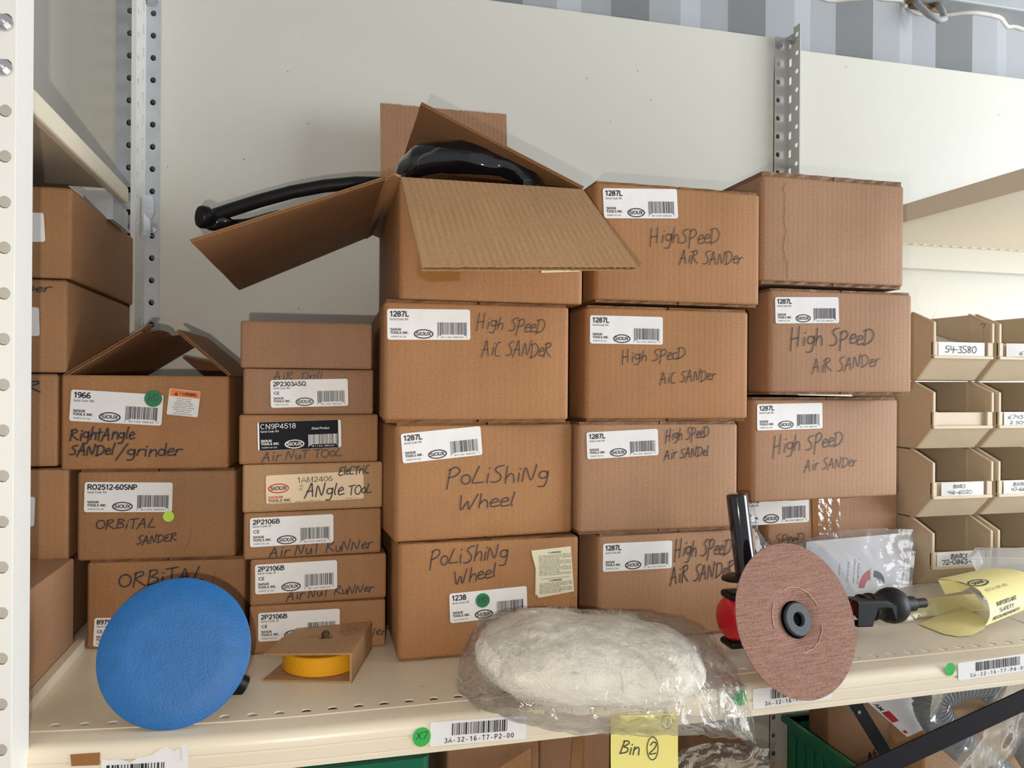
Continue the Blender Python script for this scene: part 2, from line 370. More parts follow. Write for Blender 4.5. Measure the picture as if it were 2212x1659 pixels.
def hand(mb, fr, txt, p0, p1, cap, mat, pen=.0011, seed=0, slant=.12):
    """handwriting along p0 -> p1 (surface coordinates)"""
    rn = random.Random(hash(txt) % 1000 if seed == 0 else seed) if False else random.Random(len(txt) * 31 + seed)
    dx, dy = p1[0] - p0[0], p1[1] - p0[1]; Ld = math.hypot(dx, dy); ux, uy = dx / Ld, dy / Ld
    tot = sum(G[c][0] for c in txt); k = Ld / tot; x = 0
    for c in txt:
        adv, sts = G[c]; jy = rn.uniform(-.06, .06); js = rn.uniform(.9, 1.1); sl = slant + rn.uniform(-.06, .06)
        for st in sts:
            q = []
            for (a, b) in smooth_pts([(a, b) for a, b in st]):
                bb = (b * js + jy) * cap; aa = (x + a + rn.uniform(-.006, .006)) * k + sl * bb
                q.append((p0[0] + ux * aa - uy * bb, p0[1] + uy * aa + ux * bb))
            n = len(q); vs = []
            for i in range(n):
                ex, ey = q[min(i + 1, n - 1)][0] - q[max(i - 1, 0)][0], q[min(i + 1, n - 1)][1] - q[max(i - 1, 0)][1]
                l = math.hypot(ex, ey) or 1; hw = pen / 2
                ox, oy = -ey / l * hw, ex / l * hw
                if i == 0 or i == n - 1: q[i] = (q[i][0] + (ex / l * hw * (1 if i else -1)), q[i][1] + (ey / l * hw * (1 if i else -1)))
                vs += [fr(q[i][0] + ox, q[i][1] + oy), fr(q[i][0] - ox, q[i][1] - oy)]
            mb.add(vs, [[2 * i, 2 * i + 1, 2 * i + 3, 2 * i + 2] for i in range(n - 1)], mat)
        x += adv

# plain printed capitals and figures drawn as even strokes
K = {
 '0': (.62, [arc(.31, .5, .225, .42, 90, 450, 20)]),
 '1': (.50, [[(.30, 0), (.30, 1)], [(.31, .93), (.09, .72)]]),
 '2': (.62, [arc(.31, .68, .22, .24, 165, -38, 10) + [(.10, .12)], [(.06, .08), (.57, .08)]]),
 '3': (.62, [arc(.29, .715, .2, .205, 155, -80, 9), arc(.29, .29, .235, .215, 80, -155, 10)]),
 '4': (.62, [[(.43, 0), (.43, 1)], [(.44, .93), (.05, .31)], [(.03, .28), (.61, .28)]]),
 '5': (.62, [[(.54, .92), (.16, .92)], [(.17, .92), (.12, .50)], arc(.30, .33, .24, .26, 140, -155, 12)]),
 '6': (.62, [arc(.31, .30, .225, .225, 90, 450, 18), arc(.36, .45, .275, .47, 62, 190, 9)]),
 '7': (.62, [[(.04, .92), (.58, .92)], [(.55, .90), (.34, .5), (.25, 0)]]),
 '8': (.62, [arc(.31, .725, .19, .195, 90, 450, 16), arc(.31, .285, .225, .215, 90, 450, 16)]),
 '9': (.62, [arc(.31, .70, .225, .225, 90, 450, 18), arc(.26, .55, .275, .47, 242, 370, 9)]),
 'A': (.72, [[(.02, 0), (.36, 1), (.70, 0)], [(.16, .32), (.56, .32)]]),
 'B': (.70, [[(.12, 0), (.12, 1)], [(.12, .92)] + arc(.36, .735, .2, .185, 90, -90, 7) + [(.12, .55)], [(.12, .08)] + arc(.38, .31, .24, .23, -90, 90, 8) + [(.12, .54)]]),
 'C': (.72, [arc(.38, .5, .29, .42, 48, 312, 16)]), 'D': (.72, [[(.12, 0), (.12, 1)], [(.12, .92)] + arc(.3, .5, .33, .42, 90, -90, 10) + [(.12, .08)]]),
 'E': (.64, [[(.12, 0), (.12, 1)], [(.12, .92), (.60, .92)], [(.12, .52), (.55, .52)], [(.12, .08), (.61, .08)]]),
 'F': (.60, [[(.12, 0), (.12, 1)], [(.12, .92), (.58, .92)], [(.12, .50), (.5, .50)]]),
 'G': (.76, [arc(.38, .5, .29, .42, 48, 350, 18), [(.42, .46), (.68, .46)]]),
 'H': (.72, [[(.12, 0), (.12, 1)], [(.60, 0), (.60, 1)], [(.12, .53), (.60, .53)]]), 'I': (.30, [[(.15, 0), (.15, 1)]]),
 'K': (.72, [[(.12, 0), (.12, 1)], [(.64, 1), (.14, .42)], [(.28, .56), (.68, 0)]]), 'L': (.60, [[(.12, 0), (.12, 1)], [(.12, .08), (.58, .08)]]),
 'M': (.84, [[(.12, 0), (.12, 1)], [(.13, .97), (.42, .05), (.71, .97)], [(.72, 0), (.72, 1)]]), 'N': (.74, [[(.12, 0), (.12, 1)], [(.13, .95), (.61, .05)], [(.62, 0), (.62, 1)]]),
 'O': (.78, [arc(.39, .5, .30, .42, 90, 450, 20)]), 'P': (.66, [[(.12, 0), (.12, 1)], [(.12, .92)] + arc(.36, .69, .22, .23, 90, -90, 8) + [(.12, .46)]]),
 'Q': (.78, [arc(.39, .5, .30, .42, 90, 450, 20), [(.46, .24), (.72, -.02)]]), 'R': (.72, [[(.12, 0), (.12, 1)], [(.12, .92)] + arc(.38, .71, .22, .21, 90, -90, 8) + [(.12, .50)], [(.38, .48), (.66, 0)]]),
 'S': (.66, [arc(.33, .725, .23, .195, 30, 250, 11) + arc(.33, .285, .25, .21, 75, -150, 11)]), 'T': (.64, [[(.32, 0), (.32, 1)], [(.02, .92), (.62, .92)]]),
 'U': (.72, [[(.12, 1)] + arc(.36, .32, .24, .24, 180, 360, 10) + [(.60, 1)]]), 'V': (.68, [[(.02, 1), (.34, 0), (.66, 1)]]), 'W': (.96, [[(.02, 1), (.25, 0), (.48, .95), (.71, 0), (.94, 1)]]),
 'X': (.68, [[(.04, 0), (.64, 1)], [(.04, 1), (.64, 0)]]), 'Y': (.66, [[(.32, 0), (.32, .45)], [(.02, 1), (.32, .42), (.62, 1)]]),
 '-': (.36, [[(.03, .36), (.33, .36)]]), '.': (.28, [[(.14, 0), (.14, .14)]]), ' ': (.34, []), '!': (.3, [[(.15, .3), (.15, 1)], [(.15, 0), (.15, .14)]]),
}
def print_(mb, fr, txt, x, y, cap, mat, pen=.16, shear=0, width=None, mono=None):
    tot = sum(K[c][0] for c in txt) * cap; sx = width / tot if width else 1
    for n, c in enumerate(txt):
        adv, sts = K[c]; s2, ox = sx, 0
        if mono: s2 = min(1.0, mono * .92 / (adv * cap)); x_ = x + n * mono; ox = (mono - adv * cap * s2) / 2
        else: x_ = x
        for q in sts:
            vs = []; m = len(q)
            for i, (a, b) in enumerate(q):
                (ax, ay), (bx, by) = q[max(i - 1, 0)], q[min(i + 1, m - 1)]
                if q[0] == q[-1] or abs(q[0][0] - q[-1][0]) + abs(q[0][1] - q[-1][1]) < .01:
                    if i == 0: ax, ay = q[-2]
                    if i == m - 1: bx, by = q[1]
                ex, ey = bx - ax, by - ay; l = math.hypot(ex, ey) or 1; h = pen / 2
                for s in (1, -1):
                    px, py = a - ey / l * h * s / min(max(s2, .7), 1.2), b + ex / l * h * s
                    vs.append(fr(x_ + ox + (px * s2 + shear * py) * cap, y + py * cap))
            mb.add(vs, [[2 * i, 2 * i + 1, 2 * i + 3, 2 * i + 2] for i in range(m - 1)], mat)
        if not mono: x += adv * cap * sx

# ------------------------------------------------------------------ setting: the container
def setting():
    mb = MB()   # corrugated back wall
    xs = []; k0 = 1.243
    for k in range(-9, 9):
        a = k0 + k * .278
        xs += [(a, 1.53), (a + .072, 1.53), (a + .138, 1.566), (a + .206, 1.566)]
    n = len(xs)
    mb.add([(x, y, z) for z in (0, 2.6) for x, y in xs], [[i, i + 1, n + i + 1, n + i] for i in range(n - 1)])
    struct(mb.build('wall_back', M['container'], solid=.002))
    x0, x1 = xs[0][0], 3.6
    mb = MB(); mb.box((x0, -1.0, -.03), (x1, 1.58, 0)); struct(mb.build('floor', M['floor']))
    mb = MB(); mb.box((x0, -1.0, 2.62), (x1, 1.60, 2.65)); struct(mb.build('ceiling', M['container']))
    mb = MB(); mb.box((x0 - .03, -1.0, 0), (x0, 1.58, 2.62)); struct(mb.build('wall_left', M['container']))
    # top side rail, with the sealant bead where the corrugation meets it
    zr = Z0 + 1.222
    mb = MB(); mb.box((x0, 1.495, zr), (x1, 1.60, zr + .09)); rail = mb.build('trim_1', M['container'], bevel=.004); struct(rail)
    pts = []
    for i in range(n - 1):
        (xa, ya), (xb, yb) = xs[i], xs[i + 1]
        for j in range(3): t = j / 3; pts.append((xa + (xb - xa) * t, ya + (yb - ya) * t - .004, zr - .003 + .002 * math.sin(7 * i + 3 * j)))
    mb = MB(); mb.tube(pts, .0055, 6); mb.build('sealant_bead', M['sealant'], rail, True)
    # lashing ring welded under the rail
    c = at(2004, 22, Y=1.515)
    r = thing('lashing_ring', 'grey painted lashing ring welded under the top rail', 'ring', (c.x, 1.515, zr))
    mb = MB()
    mb.tube([(c.x - .034, 1.52, zr + .002), (c.x - .033, 1.506, zr - .018), (c.x - .022, 1.488, zr - .046), (c.x + .000, 1.480, zr - .060), (c.x + .020, 1.486, zr - .052), (c.x + .030, 1.504, zr - .024), (c.x + .029, 1.52, zr + .002)], .0075, 12)
    mb.build('ring_bar', M['container'], r, True)
    mb = MB()
    for sx in (-.034, .029):
        mb.tube([(c.x + sx, 1.522, zr - .003), (c.x + sx, 1.522, zr - .001)], .014, 9)
    mb.tube([(c.x - .03, 1.535, zr - .004), (c.x, 1.53, zr - .006), (c.x + .05, 1.535, zr - .004)], .008, 7)
    mb.build('rusty_weld', M['rust'], r, True)['label'] = 'rusty weld'
setting()

# ------------------------------------------------------------------ shelving
def perforated(mb, fr, n, pitch, wd, hole, mat=None, shape=0):
    """strip of n cells along v, each with one hole; hole = (centre u, ru, rv)"""
    cu, ru, rv = hole
    for i in range(n):
        v0 = i * pitch; cv = v0 + pitch / 2
        corners = [math.atan2(sv * pitch / 2, (wd if su > 0 else 0) - cu) for su, sv in ((1, 1), (-1, 1), (-1, -1), (1, -1))]
        angs = sorted(set([a % (2 * math.pi) for a in corners] + [k * math.pi / 6 for k in range(12)]))
        o, h = [], []
        for a in angs:
            c, s = math.cos(a), math.sin(a)
            t = 1e9
            if c > 1e-9: t = min(t, (wd - cu) / c)
            if c < -1e-9: t = min(t, -cu / c)
            if abs(s) > 1e-9: t = min(t, pitch / 2 / abs(s))
            o.append(fr(cu + c * t, cv + s * t))
            if shape: q = min(ru / max(abs(c), 1e-6), rv / max(abs(s), 1e-6))
            h.append(fr(cu + c * (q if shape else ru), cv + s * (q if shape else rv)))
        k = len(angs)
        mb.add(o + h, [[j, (j + 1) % k, k + (j + 1) % k, k + j] for j in range(k)], mat)
PITCH = .0381
def bolt(parent, p, ax=(0, -1, 0), r=.006):
    mb = MB(); mb.lathe(p, ax, [(0, r * 1.5), (.002, r * 1.5)], 20); mb.lathe(Vector(p) + Vector(ax) * .002, ax, [(0, r), (.005, r)], 6); mb.lathe(Vector(p) + Vector(ax) * .007, ax, [(0, r * .55), (.006, r * .5)], 10)
    mb.build('bolt', M['bolt'], parent, 30)

def t_post(label, xw, fl, fr_, yb, yf, ztop, holes_dx, mat, zs):
    """flange facing the aisle with a web standing out of it towards the front"""
    t = thing('shelf_post', label, 'post', (xw, yb, 0))
    nz = int((Z0 + ztop) / PITCH); z0 = Z0 + ztop - nz * PITCH + zs
    mb = MB()
    for (xa, xb, hx) in ((xw - fl, xw, holes_dx[0]), (xw, xw + fr_, holes_dx[1])):
        if xb - xa > .005: perforated(mb, lambda u, v, xa=xa: (xa + u, yb, z0 + v), nz, PITCH, xb - xa, (hx, .0046, .0052))
    mb.build('flange', mat[0], t, solid=.002)
    mb = MB(); wd = yb - yf
    perforated(mb, lambda u, v: (xw, yb - u, z0 + v), nz, PITCH, wd * .5, (wd * .27, .004, .0085), shape=1)
    perforated(mb, lambda u, v: (xw, yb - wd * .5 - u, z0 + v + .012), nz, PITCH, wd * .5, (wd * .27, .005, .005))
    mb.build('web', mat[1], t, solid=.002)
    return t
YB = 1.446
wl = at(313, 300, Y=YB).x; yfl = at(291, 300, X=wl).y
pl = t_post('pale perforated post left of the open wall panel, partly behind the stacked cartons', wl, .046, at(346, 300, Y=YB).x - wl, YB, yfl, 1.50, (.0215, at(330, 300, Y=YB).x - wl), (M['galv'], M['post_white']), .008)
mb = MB()   # rolled edge of the neighbouring post
mb.box((wl - .005, yfl - .003, 0), (wl + .0022, yfl + .002, Z0 + 1.5))
mb.build('rolled_edge', M['post_white'], pl)
for q in ((330, 493), (329, 2)): bolt(pl, at(*q, Y=YB - .002))
b0 = at(323, 425, Y=YB - .03); b1 = at(316, 512, Y=YB - .03)
mb = MB(); 
mb.loops([[(b0.x + dx - .006, YB - .045 + dy, z) for dx, dy in ((0, 0), (.012 + o, .006), (.013 + o, .010), (.004, .006))] for z, o in ((b0.z, 0), (b0.z - .012, .002), (b0.z - .03, .002), (b0.z - .042, -.003), (b1.z + .01, -.003), (b1.z, -.004))])
mb.build('clip', M['galv'], pl)['label'] = 'galvanised shelf clip'
wr = at(1700, 250, Y=YB).x; yfr = at(1728, 250, X=wr).y
pr = t_post('grey perforated post behind the rightmost tall carton stack', wr, wr - at(1673, 250, Y=YB).x, .002, YB, yfr, 1.056, (at(1680, 250, Y=YB).x - at(1673, 250, Y=YB).x, .001), (M['post'], M['post']), .002)
bolt(pr, at(1682, 97, Y=YB - .002)); bolt(pr, at(1712, 85, X=wr - .002), (-1, 0, 0), .007)

# near left upright (angle iron), shown only by its right edge
xl1 = at(30, 800, Y=.735).x
t = thing('shelf_upright', 'white perforated upright at the left edge, nearest the viewer', 'post', (xl1 - .03, .735, 0))
mb = MB(); hx = at(10, 437, Y=.735); nz = 70; zz = hx.z - PITCH / 2 - 40 * PITCH
perforated(mb, lambda u, v: (xl1 - .038 + u, .735, zz + v), nz, PITCH, .038, (hx.x - xl1 + .038, .0052, .0052))
mb.box((xl1 - .0015, .735, zz), (xl1 + .0, .775, zz + nz * PITCH))
mb.build('face', M['post_white'], t, solid=.0015)
mb = MB(); mb.box((xl1 - .040, .751, zz), (xl1 - .006, .753, zz + nz * PITCH)); mb.build('inner_plate', M['post_white'], t)
for q in ((10, 50), (8, 147)): bolt(t, at(*q, Y=.733), r=.0045)

# back panels
pxl, pxr = at(346, 300, Y=YB).x, at(1672, 250, Y=YB).x
zt = (at(1100, 0, Y=1.447).z + at(1672, 86, Y=1.447).z) / 2
def panel(label, x0, x1, z0, z1):
    mb = MB(); mb.box((x0, 1.4475, z0), (x1, 1.4525, z1)); mb.box((x0, 1.4525, z1 - .0015), (x1, 1.466, z1))
    tag(mb.build('back_panel', M['panel'], bevel=.0008), label, 'shelf panel', 'painted panels behind the shelving')
panel('tall cream back panel behind the open carton with the black hose', pxl - .002, pxr, .25, zt)
panel('cream back panel on the right, above the beige bins', wr + .002, 2.35, .25, (at(1728, 98, Y=1.447).z + at(2212, 180, Y=1.447).z) / 2)
panel('shadowed cream back panel behind the far left cartons', -1.35, wl - .043, .25, Z0 + 1.5)

# the shelf deck everything stands on
def bow(x): return .749 + .026 * max(0, -x / .27) ** 1.6 + (.008 * max(0, (x - .4) / .5) if x > .4 else 0)
LIP = [(.045, 0), (.012, 0), (.006, -.001), (.002, -.004), (.0002, -.009), (0, -.0135), (.0014, -.0148), (.0014, -.0155), (-.0004, -.0168), (0, -.026), (.0010, -.027), (.0010, -.0276), (0, -.0285), (0, -.0325), (.004, -.034), (.022, -.034)]
def deck(name, label, x0, x1, hx):
    t = thing(name, label, 'shelf', ((x0 + x1) / 2, 1.1, Z0))
    n = int((x1 - x0 - .03) / .0254); h0 = hx - .0127 - int((hx - .0127 - x0 - .01) / .0254) * .0254
    ha = h0; hb = h0 + n * .0254
    mb = MB()
    perforated(mb, lambda u, v: V(ha + v, bow(ha + v) + .035 + .022 - u, 0), n, .0254, .022, (.011, .0052, .0052))
    # plain parts follow the same edge
    xs = [x0, ha] + [ha + i * .0254 for i in range(1, n)] + [hb, x1]
    def strip(f0, f1):
        mb.add([p for x in xs for p in (V(x, f0(x), 0), V(x, f1(x), 0))], [[2 * i, 2 * i + 2, 2 * i + 3, 2 * i + 1] for i in range(len(xs) - 1)])
    strip(lambda x: bow(x) + .057, lambda x: 1.44)
    for a, b in ((x0, ha), (hb, x1)): mb.poly([V(a, bow(a) + .035, 0), V(b, bow(b) + .035, 0), V(b, bow(b) + .057, 0), V(a, bow(a) + .057, 0)])
    mb.build('deck', M['deck'], t, solid=.0015)
    mb = MB()
    mb.loops([[V(x, bow(x) + dy, dz) for dy, dz in LIP] for x in xs], None, False, False, False)
    return mb.build('front_lip', M['deck'], t, 35)
hx = at(545, 1548, Z=0).x
shelf = deck('shelf_deck', 'cream steel shelf with a row of round holes holding the carton stacks', at(26, 1593, Z=0).x - .004, wr - .012, hx)
t = deck('shelf_deck', 'cream steel shelf on the right carrying the beige bins', wr - .008, 2.30, hx)

def barcode_label(pts, txt, seed, dot=None, dotw=.0078, code='', torn=False):
    """paper location label on the shelf lip"""
    o = at(*pts[0], Y=.748); ex = at(*pts[1], Y=.748) - o; w_ = ex.length; ex.normalize(); ez = Vector((0, 0, 1)); ez = (ez - ex * ez.dot(ex)).normalized(); h_ = (o - at(*pts[2], Y=.748)).length
    def fr0(x, y, d=.0007):
        p = o + ex * x + ez * y; p.y = bow(p.x) - d; return p
    mb = MB(); fr = fr0
    if torn:
        rn = random.Random(3); top = [(w_ * i / 12, -h_ * .02 - (rn.uniform(.05, .3) if 3 < i < 9 else rn.uniform(0, .2)) * h_ - (h_ * .25 if i < 7 else 0)) for i in range(13)]
        mb.poly([fr(x, y) for x, y in [(0, -h_), (w_, -h_)]] + [fr(x, y) for x, y in top[::-1]], 0)
        mb.k = 1; f2 = lambda x, y: fr0(x, y, .0011)
        barcode(mb, f2, w_ * .06, -h_ * .9, w_ * .74, -h_ * .52, 1, seed, 16, False)
        mb.poly([fr0(w_ * .93, -h_ * .5, .0013), fr0(w_, -h_ * .5, .0013), fr0(w_ * .99, 0, .0013), fr0(w_ * .92, -.001, .0013)], 0)
    else:
        rrect(mb, fr, 0, -h_, w_, 0, .002, 0)
        f2 = lambda x, y: fr0(x, y, .0011)
        barcode(mb, f2, w_ * .22, -h_ * .60, w_ * .80, -h_ * .10, 1, seed, 26, False)
        print_(mb, f2, txt, w_ * .14, -h_ * .90, h_ * .21, 1, .15, mono=w_ * .73 / len(txt))
    mb.build('location_label', [M['paper'], M['print']], shelf)
    if dot:
        c = at(*dot, Y=.748); n = 24
        mb = MB()
        def f3(x, y, d=.0011):
            p = c + ex * x + ez * y; p.y = bow(p.x) - d; return p
        mb.poly([f3(*q) for q in ellipse(n, 0, 0, dotw * .95, dotw * 1.02)], 0)
        if code: hand(mb, lambda x, y: f3(x, y, .0014), code, (-dotw * .6, -dotw * .3), (dotw * .6, -dotw * .2), dotw * .8, 1, .0006)
        mb.build('round_sticker', [M['green_bright'], M['ink']], shelf)
barcode_label([(930, 1561), (1139, 1545), (931, 1613)], '3A-32-16-T7-P2-00', 5, (911, 1592), .0092, 'X7')
barcode_label([(1628, 1490), (1800, 1470), (1629, 1533)], '3A-32-16-T7-P3-00', 6, (1600, 1508), .0082, '37')
barcode_label([(2078, 1436), (2250, 1413), (2080, 1474)], '3A-32-16-T7-P4-00', 7, (2060, 1449), .0075)
barcode_label([(210, 1632), (405, 1612), (212, 1705)], '', 9, torn=True)
mb = MB(); c = [at(*q, Y=.746) for q in ((137, 1652), (206, 1644), (204, 1672), (140, 1678))]
for p in c: p.y = bow(p.x) - .0006
mb.poly(c); mb.build('old_tape', M['tape'], shelf)

# left bay: lower deck, upper shelf
xr = at(110, 1498, Z=0).x
t = thing('shelf_deck', 'cream steel shelf edge beside the far left cartons', 'shelf', (-.75, 1.1, Z0))
mb = MB(); mb.box(V(-1.30, .77, .004), V(xr - .004, 1.44, .006)); mb.build('deck', M['deck'], t)
mb = MB(); mb.box(V(xr - .0055, .77, -.032), V(xr - .0035, 1.40, .012)); mb.box(V(xr - .014, .77, .0105), V(xr - .0055, 1.40, .012)); mb.build('side_lip', M['deck'], t, bevel=.0006)
za, zb_ = at(150, 270, X=xr).z, at(150, 318, X=xr).z
t = thing('upper_shelf', 'high cream shelf at left, seen from below above the cartons', 'shelf', (-.75, 1.1, za))
mb = MB(); mb.prism([(-1.30, .76, za - .003), (xr - .013, .76, za - .003), (xr - .013, 1.235, za - .003), (wl - .06, 1.235, za - .003), (wl - .06, 1.43, za - .003), (-1.30, 1.43, za - .003)], (0, 0, .0027)); mb.build('deck', M['deck'], t)
mb = MB(); mb.box((xr - .012, .76, zb_), (xr, 1.238, za)); mb.build('side_lip', M['deck'], t, bevel=.003)
mb = MB(); perforated(mb, lambda u, v: (-.9 + v, 1.425, za - .003 - .03 + u), 24, .0254, .030, (.012, .005, .004)); mb.build('back_lip', M['galv'], t)
mb = MB(); mb.box((xr - .05, 1.20, zb_ - .030), (xr - .012, 1.203, zb_ + .004)); mb.box((xr - .016, 1.203, zb_ - .030), (xr - .012, 1.29, zb_ - .001)); mb.build('corner_bracket', M['galv'], t)['label'] = 'galvanised corner bracket'
# right bay upper shelf
xb = .968; zu, zl = at(2080, 403, X=xb).z, at(2080, 446, X=xb).z
t = thing('upper_shelf', 'high cream shelf at right, seen from below above the beige bins', 'shelf', (1.6, 1.1, zu))
mb = MB(); mb.box((xb + .003, .76, zu - .003), (2.30, 1.425, zu - .0002)); mb.build('deck', M['deck'], t)
mb = MB(); mb.prism([(xb, .76, zu), (xb, .76, zl), (xb + .016, .76, zl), (xb + .016, .76, zl + .004), (xb + .002, .76, zl + .004), (xb + .002, .76, zu)], (0, .66, 0)); mb.build('side_lip', M['deck'], t)
zq = at(2080, 548, Y=1.42).z; zq2 = at(2080, 585, Y=1.42).z
mb = MB(); mb.box((xb, 1.418, zq2), (2.30, 1.424, zu - .003)); mb.build('back_lip', M['panel'], t)
mb = MB()
for i in range(26): mb.box((xb + .02 + i * .0254, 1.400, zu - .0045), (xb + .032 + i * .0254, 1.406, zu - .003))
mb.build('louvre_row', M['post_white'], t)

# ------------------------------------------------------------------ cartons
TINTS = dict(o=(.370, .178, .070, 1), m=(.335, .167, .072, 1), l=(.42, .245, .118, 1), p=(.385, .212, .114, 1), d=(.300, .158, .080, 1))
def corr_slab(A, B, C, D, t=.0036, nfl=None, ridge=0, name='flap', parent=None, tint=None, out=None):
    """corrugated board panel A-B hinge, D-C free edge; flutes run from hinge to free edge"""
    A, B, C, D = map(Vector, (A, B, C, D))
    N_ = (B - A).cross(D - A).normalized()
    mb = MB(); nf = nfl or int((B - A).length / .0037); NU = nf if ridge else 10
    def P(u, v, d):
        a = A + (B - A) * u; b = D + (C - D) * u
        return a + (b - a) * v + N_ * d
    for d0, d1 in ((0, .0007), (t - .0007, t)):
        vs, fs = [], []
        for d in (d0, d1):
            for i in range(NU + 1):
                for j in range(5):
                    e = .0014 * noise.noise(Vector((i * .9, j * 3.1, 4.2 + t))) if j in (4,) else 0
                    vs.append(P(i / NU, j / 4, d + (ridge * (-1) ** i if 0 < i < NU else 0)) + (D - A).normalized() * e)
        k = (NU + 1) * 5
        for i in range(NU):
            for j in range(4):
                a = i * 5 + j
                fs += [[a, a + 5, a + 6, a + 1], [k + a, k + a + 1, k + a + 6, k + a + 5]]
        for i in range(NU): fs += [[i * 5, i * 5 + 5, k + i * 5 + 5, k + i * 5], [i * 5 + 4, i * 5 + 9, k + i * 5 + 9, k + i * 5 + 4]]
        for j in range(4): fs += [[j, j + 1, k + j + 1, k + j], [NU * 5 + j, NU * 5 + j + 1, k + NU * 5 + j + 1, k + NU * 5 + j]]
        mb.add(vs, fs, 0)
    n = nf
    vs = []
    for i in range(n + 1):
        d = .0007 if i % 2 else t - .0007
        vs += [P(i / n, .004, d), P(i / n, .996, d)]
    mb.add(vs, [[2 * i, 2 * i + 1, 2 * i + 3, 2 * i + 2] for i in range(n)], 0)
    o = mb.build(name, M['kraft'], parent)
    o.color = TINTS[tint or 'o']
    return o

class Box: pass
def carton(label, X, Y, yaw, W, D, zb, zt, tint='o', group=None, open_top=False, name='carton', hands=(), flapgap=(.0035, .0035), rr=.004, bulge=.0015, cat='box', marks=None, extra=None):
    b = Box(); a = math.radians(yaw); b.W, b.D, b.H = W, D, zt - zb
    b.root = thing(name, label, cat, (X, Y, Z0 + zb), a, group)
    b.inv = b.root.matrix_basis.inverted()
    H = b.H; rn = random.Random(int(X * 1e4 + zb * 1e5))
    def ringp(z, ins, bl):
        pts = []
        cs = ((W - rr, rr, -90), (W - rr, D - rr, 0), (rr, D - rr, 90), (rr, rr, 180))
        for ci, (cx, cy, a0) in enumerate(cs):
            for k in range(4):
                t = math.radians(a0 + k * 30); r_ = rr - ins
                pts.append((cx + r_ * math.cos(t), cy + r_ * math.sin(t), z))
            nx, ny, _ = cs[(ci + 1) % 4]
            for j in range(1, 5):   # side points, slightly bulged
                f = j / 5; px, py, pz = pts[-1 if j == 1 else -1]
                t = math.radians(a0 + 90)
                x0, y0 = cx + (rr - ins) * math.cos(t), cy + (rr - ins) * math.sin(t); x1, y1 = nx + (rr - ins) * math.cos(t), ny + (rr - ins) * math.sin(t)
                e = bl * math.sin(math.pi * f) 
                if (ci == 3): e *= .25    # printed face stays nearly flat
                pts.append((x0 + (x1 - x0) * f + math.cos(t) * e, y0 + (y1 - y0) * f + math.sin(t) * e, z))
        return pts
    mb = MB()
    lv = [(0, .0016, 0), (.0012, .0004, 0), (.003, 0, .1)] + [(H * f, 0, math.sin(math.pi * f)) for f in (.15, .35, .5, .65, .85)] + [(H - .003, 0, .1), (H - .0012, .0004, 0), (H, .0016, 0)]
    rings = [ringp(z, i, bulge * s * rn.uniform(.3, 1)) for z, i, s in lv]
    if open_top:
        rings += [ringp(H, .0040, 0), ringp(.004, .0040, 0)]
    mb.loops(rings, 0)
    yf = -.00055
    b.fr = lambda x, z, d=0: (x, yf - d - bulge * .28, z)
    b.px = lambda px, py: b.face(px, py)
    fo = b.root.matrix_basis @ Vector((0, 0, 0)); fn = b.root.matrix_basis.to_3x3() @ Vector((0, -1, 0))
    def face(px, py):
        u, v = (px - 1106) / FPX, (py - 829.5) / FPX; c, s = math.cos(ROLL), math.sin(ROLL)
        u, v = u * c + v * s, -u * s + v * c; d = cF + cR * u - cU * v
        t = (fo - CAM).dot(fn) / d.dot(fn); q = b.inv @ (CAM + d * t); return q.x, q.z
    b.face = face
    for hd in hands:
        txt, p0, p1, cap = hd[:4]; pen = hd[4] if len(hd) > 4 else .00105
        q0, q1 = face(*p0), face(*p1)
        hand(mb, b.fr, txt, q0, q1, cap * q_scale(b, p0), 1 if pen > .0008 else 2, pen, seed=len(hands) + int(zb * 977) % 13)
    if marks: marks(b, mb)
    b.body = mb.build('carton_body', [M['kraft'], M['ink'], M['ink_thin'], M['dark_edge']], b.root, 40, local=True)
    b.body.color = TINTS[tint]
    # closing flaps, a pair above and a pair below, set in from the edges
    def flaps(z0, z1, nm):
        for x0, x1 in ((.003, W / 2 - .001), (W / 2 + .001, W - .003)):
            mb = MB(); n = 9; rr_ = random.Random(int(x0 * 1e4 + zb * 1e4)); vs = []
            for z in (z0, z1):
                vs += [(x0 + (x1 - x0) * i / n, .0050 + rr_.uniform(-.0018, .0015), z) for i in range(n + 1)] + [(x1, D - .003, z), (x0, D - .003, z)]
            k = n + 3
            mb.add(vs, [list(range(k))[::-1], list(range(k, 2 * k))] + [[i, (i + 1) % k, k + (i + 1) % k, k + i] for i in range(k)])
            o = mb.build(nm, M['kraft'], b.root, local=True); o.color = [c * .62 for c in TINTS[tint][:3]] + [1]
    if flapgap[1] and not open_top: flaps(H, H + flapgap[1], 'top_flap')
    if flapgap[0]: flaps(-flapgap[0], 0, 'bottom_flap')
    return b
def q_scale(b, p):
    x0, z0 = b.face(*p); x1, z1 = b.face(p[0], p[1] - 10); return math.hypot(x1 - x0, z1 - z0) / 10

